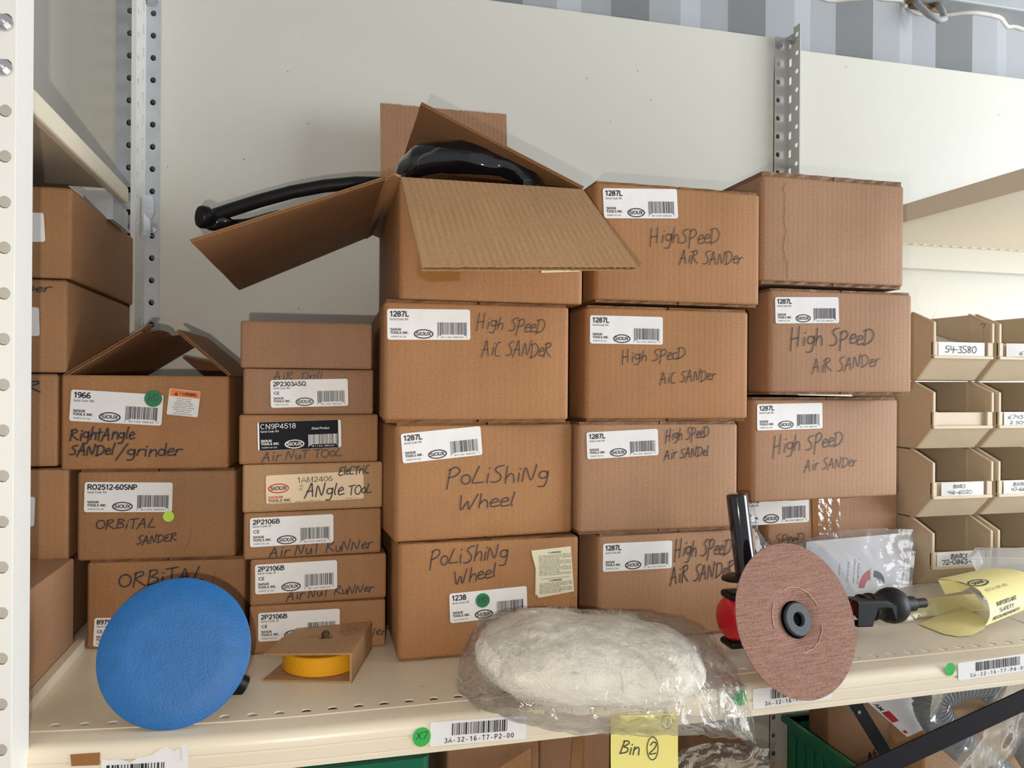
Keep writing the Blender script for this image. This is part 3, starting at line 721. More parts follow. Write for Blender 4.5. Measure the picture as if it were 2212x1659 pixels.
def label_frame(b, pts, d=.0004):
    o = Vector(b.face(*pts[0])); r = Vector(b.face(*pts[1])); l = Vector(b.face(*pts[2]))
    w_, h_ = (r - o).length, (l - o).length; e = (r - o).normalized(); n = Vector((-e.y, e.x))
    def fr(x, y, dd=0):
        q = o + e * (x * w_) + n * (y * h_); return b.fr(q.x, q.y, d + dd)
    return fr, w_, h_
def tool_label(b, pts, code, serial='RA', ce=False, style='white', city='MURPHY NC USA', seed=1, blank=False, logo_red=False):
    """the maker's shipping label; unit coordinates, origin top left"""
    fr, w_, h_ = label_frame(b, pts); ar = w_ / h_
    f2 = lambda x, y: fr(x / w_ , y / h_, .0003); W_, H_ = w_, h_
    mb = MB(); ink = 2 if style == 'dark' else 1
    rrect(mb, lambda x, y: fr(x / w_, y / h_), 0, -h_, w_, 0, h_ * .08, 0)
    if style == 'dark': rect(mb, lambda x, y: fr(x / w_, y / h_, .00015), w_ * .02, -h_ * .995, w_ * .965, -h_ * .005, 1)
    T = lambda s, x, y, c, **k: text(mb, f2, s, x * W_, y * H_, c * H_, ink, **k)
    def logo(cx, cy, rx, ry, mat, tm):
        ring(mb, f2, cx * W_, cy * H_, rx * W_, ry * H_, rx * W_ * .87, ry * H_ * .76, mat)
        print_(mb, f2, 'SIOUX', (cx - rx * .84) * W_, (cy - ry * .36) * H_, ry * H_ * .80, tm, .20, .2, width=rx * 1.56 * W_)
    if blank:
        T('PRINTED IN U.S.A.', .62, -.95, .035, bold=.01)
    elif style == 'cream':
        logo(.125, -.47, .105, .17, 3, 1)
        print_(mb, f2, '1AM2406', .31 * W_, -.31 * H_, .19 * H_, 1, .10, width=.37 * W_)
        T('CE', .335, -.46, .075, bold=0); T('FC', .335, -.58, .075, bold=0)
        print_(mb, f2, 'SIOUX', .02 * W_, -.82 * H_, .085 * H_, 3, .22, width=.15 * W_); print_(mb, f2, 'TOOLS INC.', .02 * W_, -.935 * H_, .09 * H_, 1, .2, width=.24 * W_)
        T('2901 FLOYD BOULEVARD', .02, -.985, .035, bold=0, width=.23 * W_); T('SIOUX CITY, IOWA 51102', .29, -.985, .035, bold=.01, width=.26 * W_); T('PRINTED IN U.S.A.', .81, -.965, .03, bold=0, width=.13 * W_)
    else:
        k = .9 if ce else 1
        print_(mb, f2, code, .03 * W_, (-.235 * k - .02) * H_, .185 * k * H_, ink,   .11 if style == 'dark' else .205, width=(len(code) * (.053 if style == 'dark' else .046) if len(code) < 9 else len(code) * .047) * W_)
        T('Serial Code: ' + serial, .035, -.37 * k, .075, bold=.005, width=.215 * W_)
        if ce: T('CE', .04, -.53, .11, bold=.02, width=.07 * W_)
        print_(mb, f2, 'SIOUX', .035 * W_, -.705 * H_, .08 * H_, ink, .22, width=.13 * W_); print_(mb, f2, 'TOOLS INC.', .035 * W_, -.81 * H_, .08 * H_, ink, .22, width=.225 * W_)
        T(city, .045, -.925, .055, bold=.0, width=.18 * W_)
        logo(.432, -.81, .118, .155, ink, ink)
        y0, y1 = (-.83, -.43) if style != 'dark' else (-.85, -.50)
        barcode(mb, f2, .60 * W_, y0 * H_, .955 * W_, y1 * H_, ink, seed)
        T('7  81150 08520  1', .59, -.94, .055, bold=-.005, width=.37 * W_)
        if style == 'dark': T('Kitted Product', .64, -.32, .085, bold=.01, shear=.25, width=.22 * W_)
    mats = [M['paper'], M['print'], M['paper'], M['red']]
    if style == 'dark': mats = [M['paper'], M['navy'], M['paper'], M['red']]
    if style == 'cream': mats = [M['cream'], M['print'], M['paper'], M['red']]
    o = mb.build('shipping_label', mats, b.root, local=True)
    if style != 'white': o['label'] = 'dark label with white print' if style == 'dark' else 'cream label with red and black print'
    return o
def dot(b, p, rpx, mat, code=None):
    c = b.face(*p); r = rpx * q_scale(b, p); mb = MB()
    mb.poly([b.fr(c[0] + x, c[1] + y, .0011) for x, y in ellipse(28, 0, 0, r, r)], 0)
    if code: hand(mb, lambda x, y: b.fr(c[0] + x, c[1] + y, .0014), code, (-r * .6, -r * .2), (r * .6, -r * .3), r * .7, 1, .0005)
    mb.build('round_sticker', [M[mat], M['ink']], b.root, local=True)
WARN = ['Some dust created', 'by power sanding,', 'sawing, grinding, drilling,', 'and other construction', 'activities contains chemicals', 'known to cause cancer,', 'birth defects and', 'other reproductive harm']
def warning_orange(b, pts):
    fr, w_, h_ = label_frame(b, pts); mb = MB(); f1 = lambda x, y: fr(x / w_, y / h_); f2 = lambda x, y: fr(x / w_, y / h_, .0002); f3 = lambda x, y: fr(x / w_, y / h_, .0004)
    rrect(mb, f1, 0, -h_, w_, 0, h_ * .05, 0); rect(mb, f2, w_ * .03, -h_ * .28, w_ * .99, -h_ * .02, 1)
    print_(mb, f3, 'WARNING', w_ * .34, -h_ * .22, h_ * .13, 2, .2, width=w_ * .56)
    mb.poly([f3(w_ * .16, -h_ * .24), f3(w_ * .30, -h_ * .24), f3(w_ * .23, -h_ * .08)], 2); text(mb, lambda x, y: fr(x / w_, y / h_, .0006), '!', w_ * .23, -h_ * .225, h_ * .09, 1, .01, center=True)
    for i, s in enumerate(WARN): text(mb, f3, s, w_ * .5, -h_ * (.37 + i * .083), h_ * .05, 2, .0, center=True)
    mb.build('warning_label', [M['paper'], M['orange'], M['print']], b.root, local=True)['label'] = 'white label with orange warning band'
def warning_yellow(b, pts, torn=True):
    fr, w_, h_ = label_frame(b, pts); mb = MB(); f1 = lambda x, y: fr(x / w_, y / h_); f3 = lambda x, y: fr(x / w_, y / h_, .0003)
    pg = [(.0, -.02), (.96, 0), (1, -.96), (.14, -1.02), (.10, -.96), (.06, -.95), (.09, -.40), (.02, -.13)] if torn else [(0, 0), (1, 0), (1, -1), (0, -1)]
    mb.poly([f1(x * w_, y * h_) for x, y in pg], 0)
    rn = random.Random(4); words = 'Grinding generates dust. Most of the dusts generated when grind ing are from the material being ground. Excessive dust inhalation may affect the breathing function. To avoid breathing impairment always employ dust controls and protective masks appropriate to the materials being ground. See hazard communication standard'.split()
    def para(y0, y1, n, kk):
        for i in range(n):
            s = ' '.join(words[(kk + i * 5) % 40:(kk + i * 5) % 40 + 5]) or 'dust'
            text(mb, f3, s, w_ * .17, h_ * (y0 + (y1 - y0) * i / n), h_ * .022, 1, .004, width=w_ * (.78 if i % 4 != 3 else .5))
    if torn:
        print_(mb, f3, 'WARNING', w_ * .4, -h_ * .115, h_ * .035, 1, .2, width=w_ * .32); para(-.16, -.60, 14, 0)
        rect(mb, f3, w_ * .2, -h_ * .638, w_ * .9, -h_ * .632, 1)
        print_(mb, f3, 'WARNING', w_ * .4, -h_ * .70, h_ * .035, 1, .2, width=w_ * .32); para(-.74, -.97, 8, 11)
    else:
        text(mb, f3, 'mounting procedures.', w_ * .05, -h_ * .93, h_ * .06, 1, .01, width=w_ * .5)
        for i in range(8): text(mb, f3, ' '.join(words[i * 4:i * 4 + 5]), w_ * .05, -h_ * (.80 - i * .1), h_ * .05, 1, .004, width=w_ * .85)
    mb.build('warning_label', [M['cream_pale'], M['print']], b.root, local=True)['label'] = 'pale yellow warning label'
M['cream_pale'] = plain('pale_yellow_label', (.74, .70, .50), .6)

GA, GB, GC, GL = 'cartons in the leftmost stack on the shelf', 'flat tool cartons in the narrow stack', 'tool cartons in the three tall stacks', 'cartons on the far left shelf'
DA, DB, DC = .33, .14, .36
FA = (0, .0028)
# ---- leftmost stack
b = carton('brown carton at the bottom of the stack behind the blue pad', -.2626, 1.037, -5, .184, DA, .0015, .1050, 'm', GA, flapgap=FA, hands=[('ORBiTAL', (256, 1268), (440, 1253), 30, .0016), ('l', (452, 1262), (468, 1262), 30, .0006)])
tool_label(b, [(205, 1334), (372, 1334), (204, 1396)], '8979', 'RA', True, seed=11)
b = carton('brown carton marked orbital sander with a lime sticker', -.2733, 1.036, -4.2, .1825, DA, .1085, .2150, 'm', GA, flapgap=FA, hands=[('ORBiTAL', (207, 1142), (336, 1140), 21, .0013), ('SANDER', (295, 1176), (383, 1168), 17, .0013), (')', (402, 1184), (408, 1184), 40, .0006)])
tool_label(b, [(184, 1041), (374, 1042), (182, 1106)], 'RO2512-60SNP', seed=12); dot(b, (365, 1115), 11.5, 'lime')
A3 = b = carton('opened brown carton with raised torn flaps and an orange warning label', -.2914, 1.0356, -4.0, .1920, DA, .2185, .3320, 'o', GA, True, flapgap=FA, hands=[('RightAngle', (151, 951), (291, 948), 25, .0019), ('SANDel', (151, 983), (247, 982), 22, .0019), ('/grinder', (256, 985), (392, 984), 24, .0019)])
tool_label(b, [(155, 841), (354, 853), (151, 909)], '1966', 'WB', seed=13); dot(b, (332, 861), 18, 'green_dot', 'HD'); warning_orange(b, [(367, 839), (434, 846), (361, 895)])
mw = A3.root.matrix_basis
def W_(b, x, y, z): return b.root.matrix_basis @ Vector((x, y, z))
def jag(o, axis_edge, amp):
    pass
H = A3.H
hl0, hl1 = W_(A3, .001, .002, H), W_(A3, .001, DA - .002, H)
f0 = at(303, 712, Y=1.034); f1 = f0 + (hl1 - hl0)
lfl = corr_slab(hl0, hl1, f1, f0, name='left_flap', parent=A3.root, tint='m')
hr0, hr1 = W_(A3, A3.W - .001, .002, H), W_(A3, A3.W - .001, DA - .002, H)
g0 = at(380, 716, Y=1.034); g1 = g0 + (hr1 - hr0) * .55
corr_slab(hr0, hr0 + (hr1 - hr0) * .62, g1, g0, name='right_flap', parent=A3.root, tint='m')
k0, k1 = W_(A3, .10, DA - .004, H), W_(A3, A3.W - .01, DA - .004, H)
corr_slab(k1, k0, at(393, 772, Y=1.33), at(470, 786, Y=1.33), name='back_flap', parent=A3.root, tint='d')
# torn upper edge of the left flap
mb = MB(); rn = random.Random(5); n = 16
top = [f0 + (f1 - f0) * (i / n) for i in range(n + 1)]
dv = (f0 - hl0).normalized()
mb.add([p for i, q in enumerate(top) for p in (q, q + dv * rn.uniform(.001, .012) + Vector((0, rn.uniform(-.004, .004), rn.uniform(-.001, .003))))], [[2 * i, 2 * i + 2, 2 * i + 3, 2 * i + 1] for i in range(n)])
o = mb.build('torn_edge', M['kraft'], lfl, solid=.001); o.color = TINTS['p']

# ---- narrow stack of seven flat cartons
FB = dict(group=GB, rr=.003, bulge=.0006, flapgap=(0, 0))
N3 = 'Air NuT RuNNer'
sp = [  # label, X, Y, yaw, W, zb, zt, tint
 ('flat carton at the bottom of the narrow stack, behind the cardboard sleeve', -.0706, .9708, -2.2, .1595, .0022, .0588, 'm'),
 ('flat carton second from the bottom of the narrow stack', -.0701, .9695, .8, .1603, .0595, .1142, 'm'),
 ('flat carton third from the bottom of the narrow stack', -.0777, .9684, 2.6, .1617, .1150, .1698, 'm'),
 ('paler flat carton with a cream and red label, handwritten electric angle tool', -.0791, .9677, 3.6, .1649, .1706, .2272, 'l'),
 ('flat carton with a black label, handwritten air nut tool', -.0833, .9674, 3.6, .1632, .2280, .2862, 'm'),
 ('flat carton handwritten air drill, just under the blank top one', -.0792, .9674, 1.2, .1519, .2870, .3412, 'd'),
 ('blank flat carton on top of the narrow stack', -.0827, .9674, -2.2, .1530, .3420, .3975, 'd')]
hb = [[(N3, (640, 1397), (834, 1370), 18, .0013)], [(N3, (619, 1296), (806, 1277), 19, .0013)], [(N3, (581, 1204), (804, 1184), 22, .0014)],
      [], [('Air NuT TOoL', (566, 997), (738, 984), 19, .0013)], [('AiR', (590, 821), (636, 820), 18, .0012), ('Drill', (651, 820), (697, 819), 17, .0012)], []]
bb = [carton(s[0], *s[1:5], DB, *s[5:7], s[7], hands=h, **FB) for s, h in zip(sp, hb)]
tool_label(bb[0], [(558, 1324), (734, 1314), (558, 1386)], '2P2106B', 'SF', True, seed=21)
tool_label(bb[1], [(551, 1220), (728, 1209), (551, 1284)], '2P2106B', 'SF', True, seed=22)
tool_label(bb[2], [(540, 1119), (720, 1110), (542, 1182)], '2P2106B', 'SF', True, seed=23)
tool_label(bb[3], [(574, 1027), (785, 1017), (575, 1089)], '', style='cream')
tool_label(bb[4], [(556, 912), (736, 906), (558, 974)], 'CN9P4518', 'RA', style='dark', seed=24)
tool_label(bb[5], [(584, 821), (751, 818), (585, 881)], '2P2303ASQ', 'RD', True, seed=25)
def over(b, hs):   # pen strokes that run across a label
    mb = MB()
    for txt, p0, p1, cap, pen in hs: hand(mb, lambda x, z: b.fr(x, z, .0011), txt, b.face(*p0), b.face(*p1), cap * q_scale(b, p0), 0, pen, seed=3)
    mb.build('handwriting', M['ink'], b.root, local=True)
over(bb[3], [('EleCTriC', (731, 1027), (797, 1021), 18, .0014), ('ANgle', (658, 1073), (742, 1068), 26, .0016), ('TOoL', (752, 1068), (802, 1063), 20, .0014)])

# ---- three tall stacks
T = dict(group=GC, rr=.0065)
HS, AS = 'High SPeeD', 'AiC SANDeR'
b = carton('carton handwritten polishing wheel with a green sticker on its label', .0972, .9048, -.3, .221, DC, .0045, .1380, 'o', hands=[('PoLiShiNg', (927, 1222), (1098, 1206), 34, .0013), ('Wheel', (981, 1263), (1073, 1246), 27, .0013)], flapgap=(.0035, .0012), **T)
tool_label(b, [(970, 1282), (1137, 1265), (971, 1346)], '1238', 'KE', city='Sioux City Iowa USA', seed=31); dot(b, (1042, 1296), 15.5, 'green_dot', 'HD'); warning_yellow(b, [(1147, 1187), (1236, 1179), (1158, 1289)])
b = carton('carton handwritten polishing wheel with a crooked white label', .0929, .9039, 4.6, .2242, DC, .1412, .2755, 'o', hands=[('PoLiShiNg', (963, 1048), (1186, 1036), 37, .0013), ('Wheel', (989, 1100), (1113, 1094), 32, .0013)], flapgap=(.0012, .0035), **T)
tool_label(b, [(865, 937), (1037, 920), (871, 1001)], '1287L', seed=32)
b = carton('carton handwritten high speed air sander, directly beneath the open carton', .079, .9045, -1.5, .2232, DC, .2826, .4185, 'o', hands=[(HS, (1029, 707), (1176, 721), 30), (AS, (1040, 768), (1191, 772), 34)], **T)
tool_label(b, [(836, 667), (1015, 669), (837, 734)], '1287L', seed=33)
cx0, cx1 = at(863, 515, Y=.899).x, at(1261, 520, Y=.894).x
C4 = b = carton('open carton with spread flaps and a black hose coming out', cx0, .899, -1.2, cx1 - cx0, .385, .4224, .5625, 'o', open_top=True, flapgap=(0, 0), **T)
warning_yellow(b, [(1163, 500), (1245, 498), (1165, 590)], False)
mb = MB(); mb.poly([b.fr(*b.face(*q), .0006) for q in ((906, 540), (992, 545), (992, 607), (926, 609), (922, 600), (906, 597))]); mb.build('brown_tape', M['tape'], b.root, local=True)
H = C4.H
c00, c10, c11, c01 = [W_(C4, x, y, H) for x, y in ((.001, .001), (C4.W - .001, .001), (C4.W - .001, C4.D - .001), (.001, C4.D - .001))]
corr_slab(c00, c10, at(1378, 576, Y=.785), at(912, 576, Y=.765), t=.0050, ridge=.0001, name='front_flap', parent=C4.root, tint='l')
lf = at(413, 523, Y=.915); lb = at(517, 627, Y=1.27); h0, h1 = at(832, 388, Y=.905), at(790, 515, Y=1.27)
mb = MB(); mid = [(a + b) / 2 + Vector((0, 0, .006)) for a, b in ((c00, h0), (c01, h1))]
mb.add([c00, c01, mid[1], mid[0], h1, h0], [[0, 1, 2, 3], [3, 2, 4, 5]]); o = mb.build('fold_strip', M['kraft'], C4.root, True, solid=.003); o.color = TINTS['m']
corr_slab(h0, h1, lb, lf, name='left_flap', parent=C4.root, tint='m')
rf = at(909, 226, Y=.93)
corr_slab(c10, c11, rf + (c11 - c10), rf, name='right_flap', parent=C4.root, tint='m')
bl_, br_ = at(821, 225, Y=1.36), at(1092, 249, Y=1.36)
bz = c01.z - .01; bl0, br0 = Vector((bl_.x + .002, bl_.y - .03, bz)), Vector((br_.x + .004, br_.y - .03, bz))
corr_slab(bl0, br0, br_, bl_, ridge=.00005, name='back_flap', parent=C4.root, tint='p')
b = carton('carton at the bottom of the middle tall stack, behind the bagged wool', .3452, .9076, 2.2, .2252, DC, .0045, .1360, 'p', hands=[(HS, (1456, 1202), (1578, 1199), 34, .0013), ('AiR SANDeR', (1447, 1260), (1586, 1243), 33, .0013)], **T)
tool_label(b, [(1302, 1174), (1451, 1167), (1302, 1235)], '1287L', seed=34)
b = carton('second carton up in the middle tall stack, behind the black tube handle', .3174, .9079, -1.4, .2171, DC, .1430, .2752, 'p', hands=[(HS, (1437, 952), (1532, 944), 25), ('Air SANDel', (1434, 992), (1531, 984), 21)], **T)
tool_label(b, [(1266, 934), (1420, 926), (1265, 992)], '1287L', seed=35)
b = carton('third carton up in the middle tall stack, handwriting below its label', .3267, .9084, -1.6, .2219, DC, .2826, .4200, 'o', hands=[('High SPecD', (1343, 782), (1481, 775), 25), ('AiC SANDer', (1425, 829), (1545, 821), 25)], **T)
tool_label(b, [(1274, 681), (1431, 685), (1272, 742)], '1287L', seed=36)
b = carton('top carton of the middle tall stack, its corner behind the folded flap', .337, .9064, 0, .2298, DC, .4310, .5748, 'o', hands=[('HighSPeeD', (1403, 525), (1555, 527), 32), ('AiR SANDer', (1467, 569), (1602, 571), 28)], **T)
tool_label(b, [(1301, 407), (1461, 409), (1302, 472)], '1287L', seed=37)
e1 = at(1942, 1048, Z=.1625)
b = carton('bottom carton of the right tall stack with clear tape, behind the plastic bag', e1.x - .246, e1.y, 0, .246, DC, .0045, .1625, 'p', hands=[('gh SPeeD', (1640, 1178), (1737, 1172), 22)], **T)
tool_label(b, [(1600, 1072), (1746, 1064), (1604, 1136)], '1287L', seed=38)
mb = MB(); mb.poly([b.fr(*b.face(*q), .0006) for q in ((1752, 1040), (1811, 1037), (1813, 1250), (1757, 1250))]); mb.build('clear_tape', M['tape'], b.root, local=True)
E1 = b
b = carton('second carton up in the right tall stack, above the taped one', .5775, .9385, 4.0, .2487, DC, .1675, .3058, 'p', hands=[('High SPeeD', (1669, 980), (1821, 962), 34, .0013), ('Air SANDer', (1737, 1018), (1850, 1006), 23)], flapgap=(.0012, .0035), **T)
tool_label(b, [(1634, 873), (1775, 870), (1636, 930)], '1287L', seed=39)
b = carton('third carton up in the right tall stack, beside the topmost beige bin', .590, .9197, -2.2, .2193, DC, .3170, .4525, 'p', hands=[('High SPeeD', (1706, 750), (1888, 743), 36, .0014), ('AiR SANDer', (1754, 807), (1899, 790), 28)], **T)
tool_label(b, [(1673, 642), (1810, 642), (1673, 699)], '1287L', seed=40)
def stain(b, mb):
    rn = random.Random(2); pts = [(1687, 392)]
    q = [b.face(1694 + rn.uniform(-3, 3) + (i > 22) * (i - 22) * 1.1, 392 + i * 7) for i in range(31)]
    q = [p for p in q if 0 < p[1] < b.H]
    vs = [b.fr(x + d, z) for x, z in q for d in (-.00035, .00035)]
    mb.add(vs, [[2 * i, 2 * i + 1, 2 * i + 3, 2 * i + 2] for i in range(len(q) - 1)], 3)
ex0, ex1 = at(1645, 495, Y=.915).x, at(1955, 500, Y=.912).x
b = carton('unmarked carton with a wavy water stain on top of the right stack', ex0, .915, -.8, ex1 - ex0, DC, .4650, .6030, 'p', marks=stain, flapgap=(.0045, .007), **T)

# ---- far left shelf
xs = at(147, 1100, Y=1.035).x; xh = -.292
W0 = .30
b = carton('big plain carton low on the far left, nearest, its side facing right', -.275 - W0, .80, 0, W0, .235, .0105, at(152, 1212, X=-.275).z - Z0, 'p', GL, flapgap=(.003, 0))
z1 = at(147, 1212, Y=1.04).z - Z0
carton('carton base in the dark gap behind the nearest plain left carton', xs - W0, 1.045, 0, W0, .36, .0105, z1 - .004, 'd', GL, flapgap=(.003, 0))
def left(label, pxr, ytop, ybot, tr, br, hands=(), crease=False):
    x1 = at(pxr, (ytop + ybot) / 2, Y=1.038).x; zb, zt_ = at(pxr, ybot, Y=1.038).z - Z0, at(pxr, ytop, Y=1.038).z - Z0
    b = carton(label, x1 - W0, 1.038, 0, W0, DC, zb, zt_, 'm', GL, hands=hands, flapgap=(0, .0015))
    tool_label(b, [(tr[0] - 150, tr[1]), tr, (br[0] - 150, br[1])], '', blank=True)
    return b
left('carton with a white label, just above the nearest plain left carton', 147, 1014, 1210, (77, 1073), (78, 1138))
left('second carton up on the far left, its label lifting at a corner', 126, 810, 1007, (49, 860), (50, 922), [('eR', (34, 847), (92, 846), 25, .0016)])
left('third carton up on the far left, handwriting along its top edge', 145, 607, 805, (85, 664), (85, 727), [('nDer', (26, 633), (112, 629), 15, .0012)])
left('top carton on the far left, right under the high shelf', 155, 408, 602, (95, 460), (95, 524), [('~', (32, 545), (56, 543), 12, .0012)])

# ------------------------------------------------------------------ black hose in the open carton
t = thing('air_hose', 'black hose with a glossy sleeve looping out of the open carton', 'hose', tuple(at(1000, 400, Y=1.05)))
Yh = 1.10
mb = MB()
pa = [at(895, 450, Y=1.06), at(872, 408, Y=1.075)] + [at(x, y, Y=Yh + d) for x, y, d in ((825, 396, 0), (770, 395, .01), (700, 402, .015), (630, 415, .015), (560, 434, .01), (500, 453, 0), (462, 466, -.01), (447, 474, -.02))]
p2 = []
for i in range(len(pa) - 1): p2 += [pa[i] + (pa[i + 1] - pa[i]) * (j / 3) for j in range(3)]
mb.tube(p2 + [pa[-1]], .0090, 18); mb.build('hose', M['rubber'], t, True)
mb = MB(); c = at(446, 470, Y=Yh - .022); mb.lathe(c + Vector((.006, .004, .0)), (-.85, -.5, .0), [(0, .0105), (.006, .0145), (.014, .0148), (.017, .013)], 28); mb.build('end_collar', M['black'], t, 40)
mb = MB(); q = [at(x, y, Y=Yh - .01 + d) for x, y, d in ((452, 478, 0), (490, 484, .02), (540, 478, .04), (600, 470, .05), (660, 476, .06), (720, 500, .07))]
p2 = []; rr = []
for i in range(len(q) - 1):
    for j in range(4):
        f = i + j / 4; p2.append(q[i] + (q[i + 1] - q[i]) * (j / 4)); rr.append((.010 + .006 * min(f, 1) + .003 * math.sin(3.1 * f), .009 + .003 * math.sin(2.2 * f + 1)))
mb.tube(p2, rr, 18); mb.build('loose_sleeve', M['black_gloss'], t, True)
# glossy flattened arch
q = [(884, 445, .014, .012), (868, 402, .018, .013), (880, 366, .022, .014), (908, 348, .024, .017), (950, 340, .022, .018), (1000, 338, .024, .019), (1046, 342, .024, .019), (1088, 352, .020, .016), (1122, 370, .017, .014), (1148, 392, .015, .014), (1165, 430, .014, .014)]
p2, rr = [], []
for i in range(len(q) - 1):
    for j in range(5):
        f = j / 5; a, b = q[i], q[i + 1]; k = i + f
        p2.append(at(a[0] + (b[0] - a[0]) * f, a[1] + (b[1] - a[1]) * f, Y=1.035 - .0115 * k + .006 * math.sin(k * .9)))
        w_ = a[2] + (b[2] - a[2]) * f; h_ = a[3] + (b[3] - a[3]) * f
        rr.append((w_ * .9, h_ * (1 + .07 * math.sin(k * 2.6)) * .92))
n = 28; mb = MB(); mb.tube(p2, rr, n)
for i, p in enumerate(mb.v):
    s, th = (i // n) / 5, 2 * math.pi * (i % n) / n
    f = .0035 * math.sin(2 * th + s * 1.4) + .0022 * math.sin(3 * th - s * 2.1) + .003 * noise.noise(p * 30)
    mb.v[i] = p + Vector((0, math.cos(th), math.sin(th))) * f
mb.build('glossy_sleeve', M['black_gloss'], t, True)

# ------------------------------------------------------------------ blue pad
def disc_axes(az, el):
    n = Vector((math.sin(az) * math.cos(el), -math.cos(az) * math.cos(el), math.sin(el))); u = Vector((math.cos(az), math.sin(az), 0)); return n, u, n.cross(u)
C_ = V(-.1268, .8074, .0650); n_, u_, v_ = disc_axes(-.048, .409)
t = thing('sanding_pad', 'round blue sanding pad leaning at the front left of the shelf', 'sanding pad', (-.127, .80, Z0))
mb = MB(); r = .0698
mb.lathe(C_ - n_ * .0022, n_, [(-.0018, r - .001), (0, r), (.0014, r), (.0022, r - .0010), (.0023, r * .6), (.0023, r * .02)], 96)
mb.build('blue_face', M['blue'], t, 40)
mb = MB(); mb.lathe(C_ - n_ * .0042, -n_, [(0, r - .003), (.006, r - .006), (.010, r - .015), (.012, .02)], 64); mb.build('backing_plate', M['black'], t, 40)['label'] = 'black backing plate'
mb = MB(); q0 = C_ - n_ * .014; hx_ = Vector((.043, .075, 0)).normalized()
mb.tube([q0, q0 - n_ * .02], .018, 24); mb.build('hub', M['black'], t, 40)
mb = MB(); s0 = Vector((-.105, .850, Z0 + .030)); s1 = at(516, 1476, Y=.862)
mb.tube([s0, s0 + (s1 - s0) * .5, s1 + Vector((.004, 0, -.004))], [.014, .0125, .0115], 20); mb.build('tool_body', M['black'], t, 40)

# ------------------------------------------------------------------ cardboard sleeve with a yellow wheel
rz = math.atan2(-.026, .094); o0 = Vector((-.051, .882, Z0))
sl = thing('cardboard_sleeve', 'folded cardboard sleeve open at the front, in front of the narrow stack', 'packaging', o0, rz)
mS = sl.matrix_basis; Wd, Dp, Hh, tk = .0975, .112, .0315, .0022
def sheet(nm, pts, vec):
    mb = MB(); mb.prism([mS @ Vector(p) for p in pts], mS.to_3x3() @ Vector(vec)); o = mb.build(nm, M['kraft'], sl, bevel=.0004); o.color = TINTS['l']; return o
sheet('bottom_panel', [(0, .002, .0006), (Wd, 0, .0006), (Wd, Dp, .0006), (.012, Dp + .002, .0006)], (0, 0, tk))
sheet('side_panel', [(Wd - tk, 0, .0006), (Wd, 0, .0006), (Wd, Dp, .0006), (Wd - tk, Dp, .0006)], (0, 0, Hh))
# top panel with a torn hole for the spindle
mb = MB(); hc = (Wd * .56, Dp * .50); nn = 24; rn = random.Random(8)
outer = [(0, .004), (Wd * .33, .002), (Wd * .66, .001), (Wd, 0), (Wd, Dp * .33), (Wd, Dp * .66), (Wd, Dp), (Wd * .66, Dp), (Wd * .36, Dp), (.012, Dp), (.008, Dp * .58), (.004, Dp * .5)]
hole = [(hc[0] + .0095 * math.cos(a) * (1 + rn.uniform(-.2, .2)), hc[1] + .006 * math.sin(a) * (1 + rn.uniform(-.25, .25))) for a in [math.atan2(y - hc[1], x - hc[0]) for x, y in outer]]
k = len(outer); P3 = lambda x, y, z: mS @ Vector((x, y, z - .0035 * (1 - x / Wd)))
z0, z1 = Hh, Hh + tk
mb.add([P3(x, y, z0) for x, y in outer + hole] + [P3(x, y, z1) for x, y in outer + hole], [[i, (i + 1) % k, k + (i + 1) % k, k + i] for i in range(k)] + [[2 * k + i, 3 * k + i, 3 * k + (i + 1) % k, 2 * k + (i + 1) % k] for i in range(k)] + [[i, 2 * k + i, 2 * k + (i + 1) % k, (i + 1) % k] for i in range(k)] + [[k + i, k + (i + 1) % k, 3 * k + (i + 1) % k, 3 * k + i] for i in range(k)])
for (a, b) in ((.0, .8), (1.3, .5)):   # faint stamp near the back corner
    pass
o = mb.build('top_panel', [M['kraft'], M['ink_thin']], sl); o.color = TINTS['l']
mb = MB(); fz = lambda x, y: P3(Wd * .80 + x, Dp * .66 + y, z1 + .0003)
ring(mb, fz, 0, 0, .010, .013, .0095, .0123, 0, 24); text(mb, fz, 'C', -.003, -.004, .008, 0, -.01)
mb.build('faint_stamp', M['ink_faint'] if 'ink_faint' in M else M['ink_thin'], sl)
yc = mS @ Vector((Wd * .535, Dp * .455, 0))
yw = thing('abrasive_wheel', 'yellow abrasive wheel lying inside the cardboard sleeve', 'wheel', yc)
mb = MB(); mb.lathe(yc + Vector((0, 0, .0032)), (0, 0, 1), [(0, .0425), (.001, .0435), (.020, .0435), (.021, .0425), (.021, .008)], 72, cap1=True); mb.build('wheel', M['yellow'], yw, 40)
mb = MB(); mb.lathe(mS @ Vector((hc[0], hc[1], .024)), (0, 0, 1), [(0, .0035), (.009, .0035), (.0095, .0048), (.013, .0048), (.015, .003), (.0152, .001)], 20); mb.build('spindle', M['brass'], yw, 40)['label'] = 'dark metal spindle'

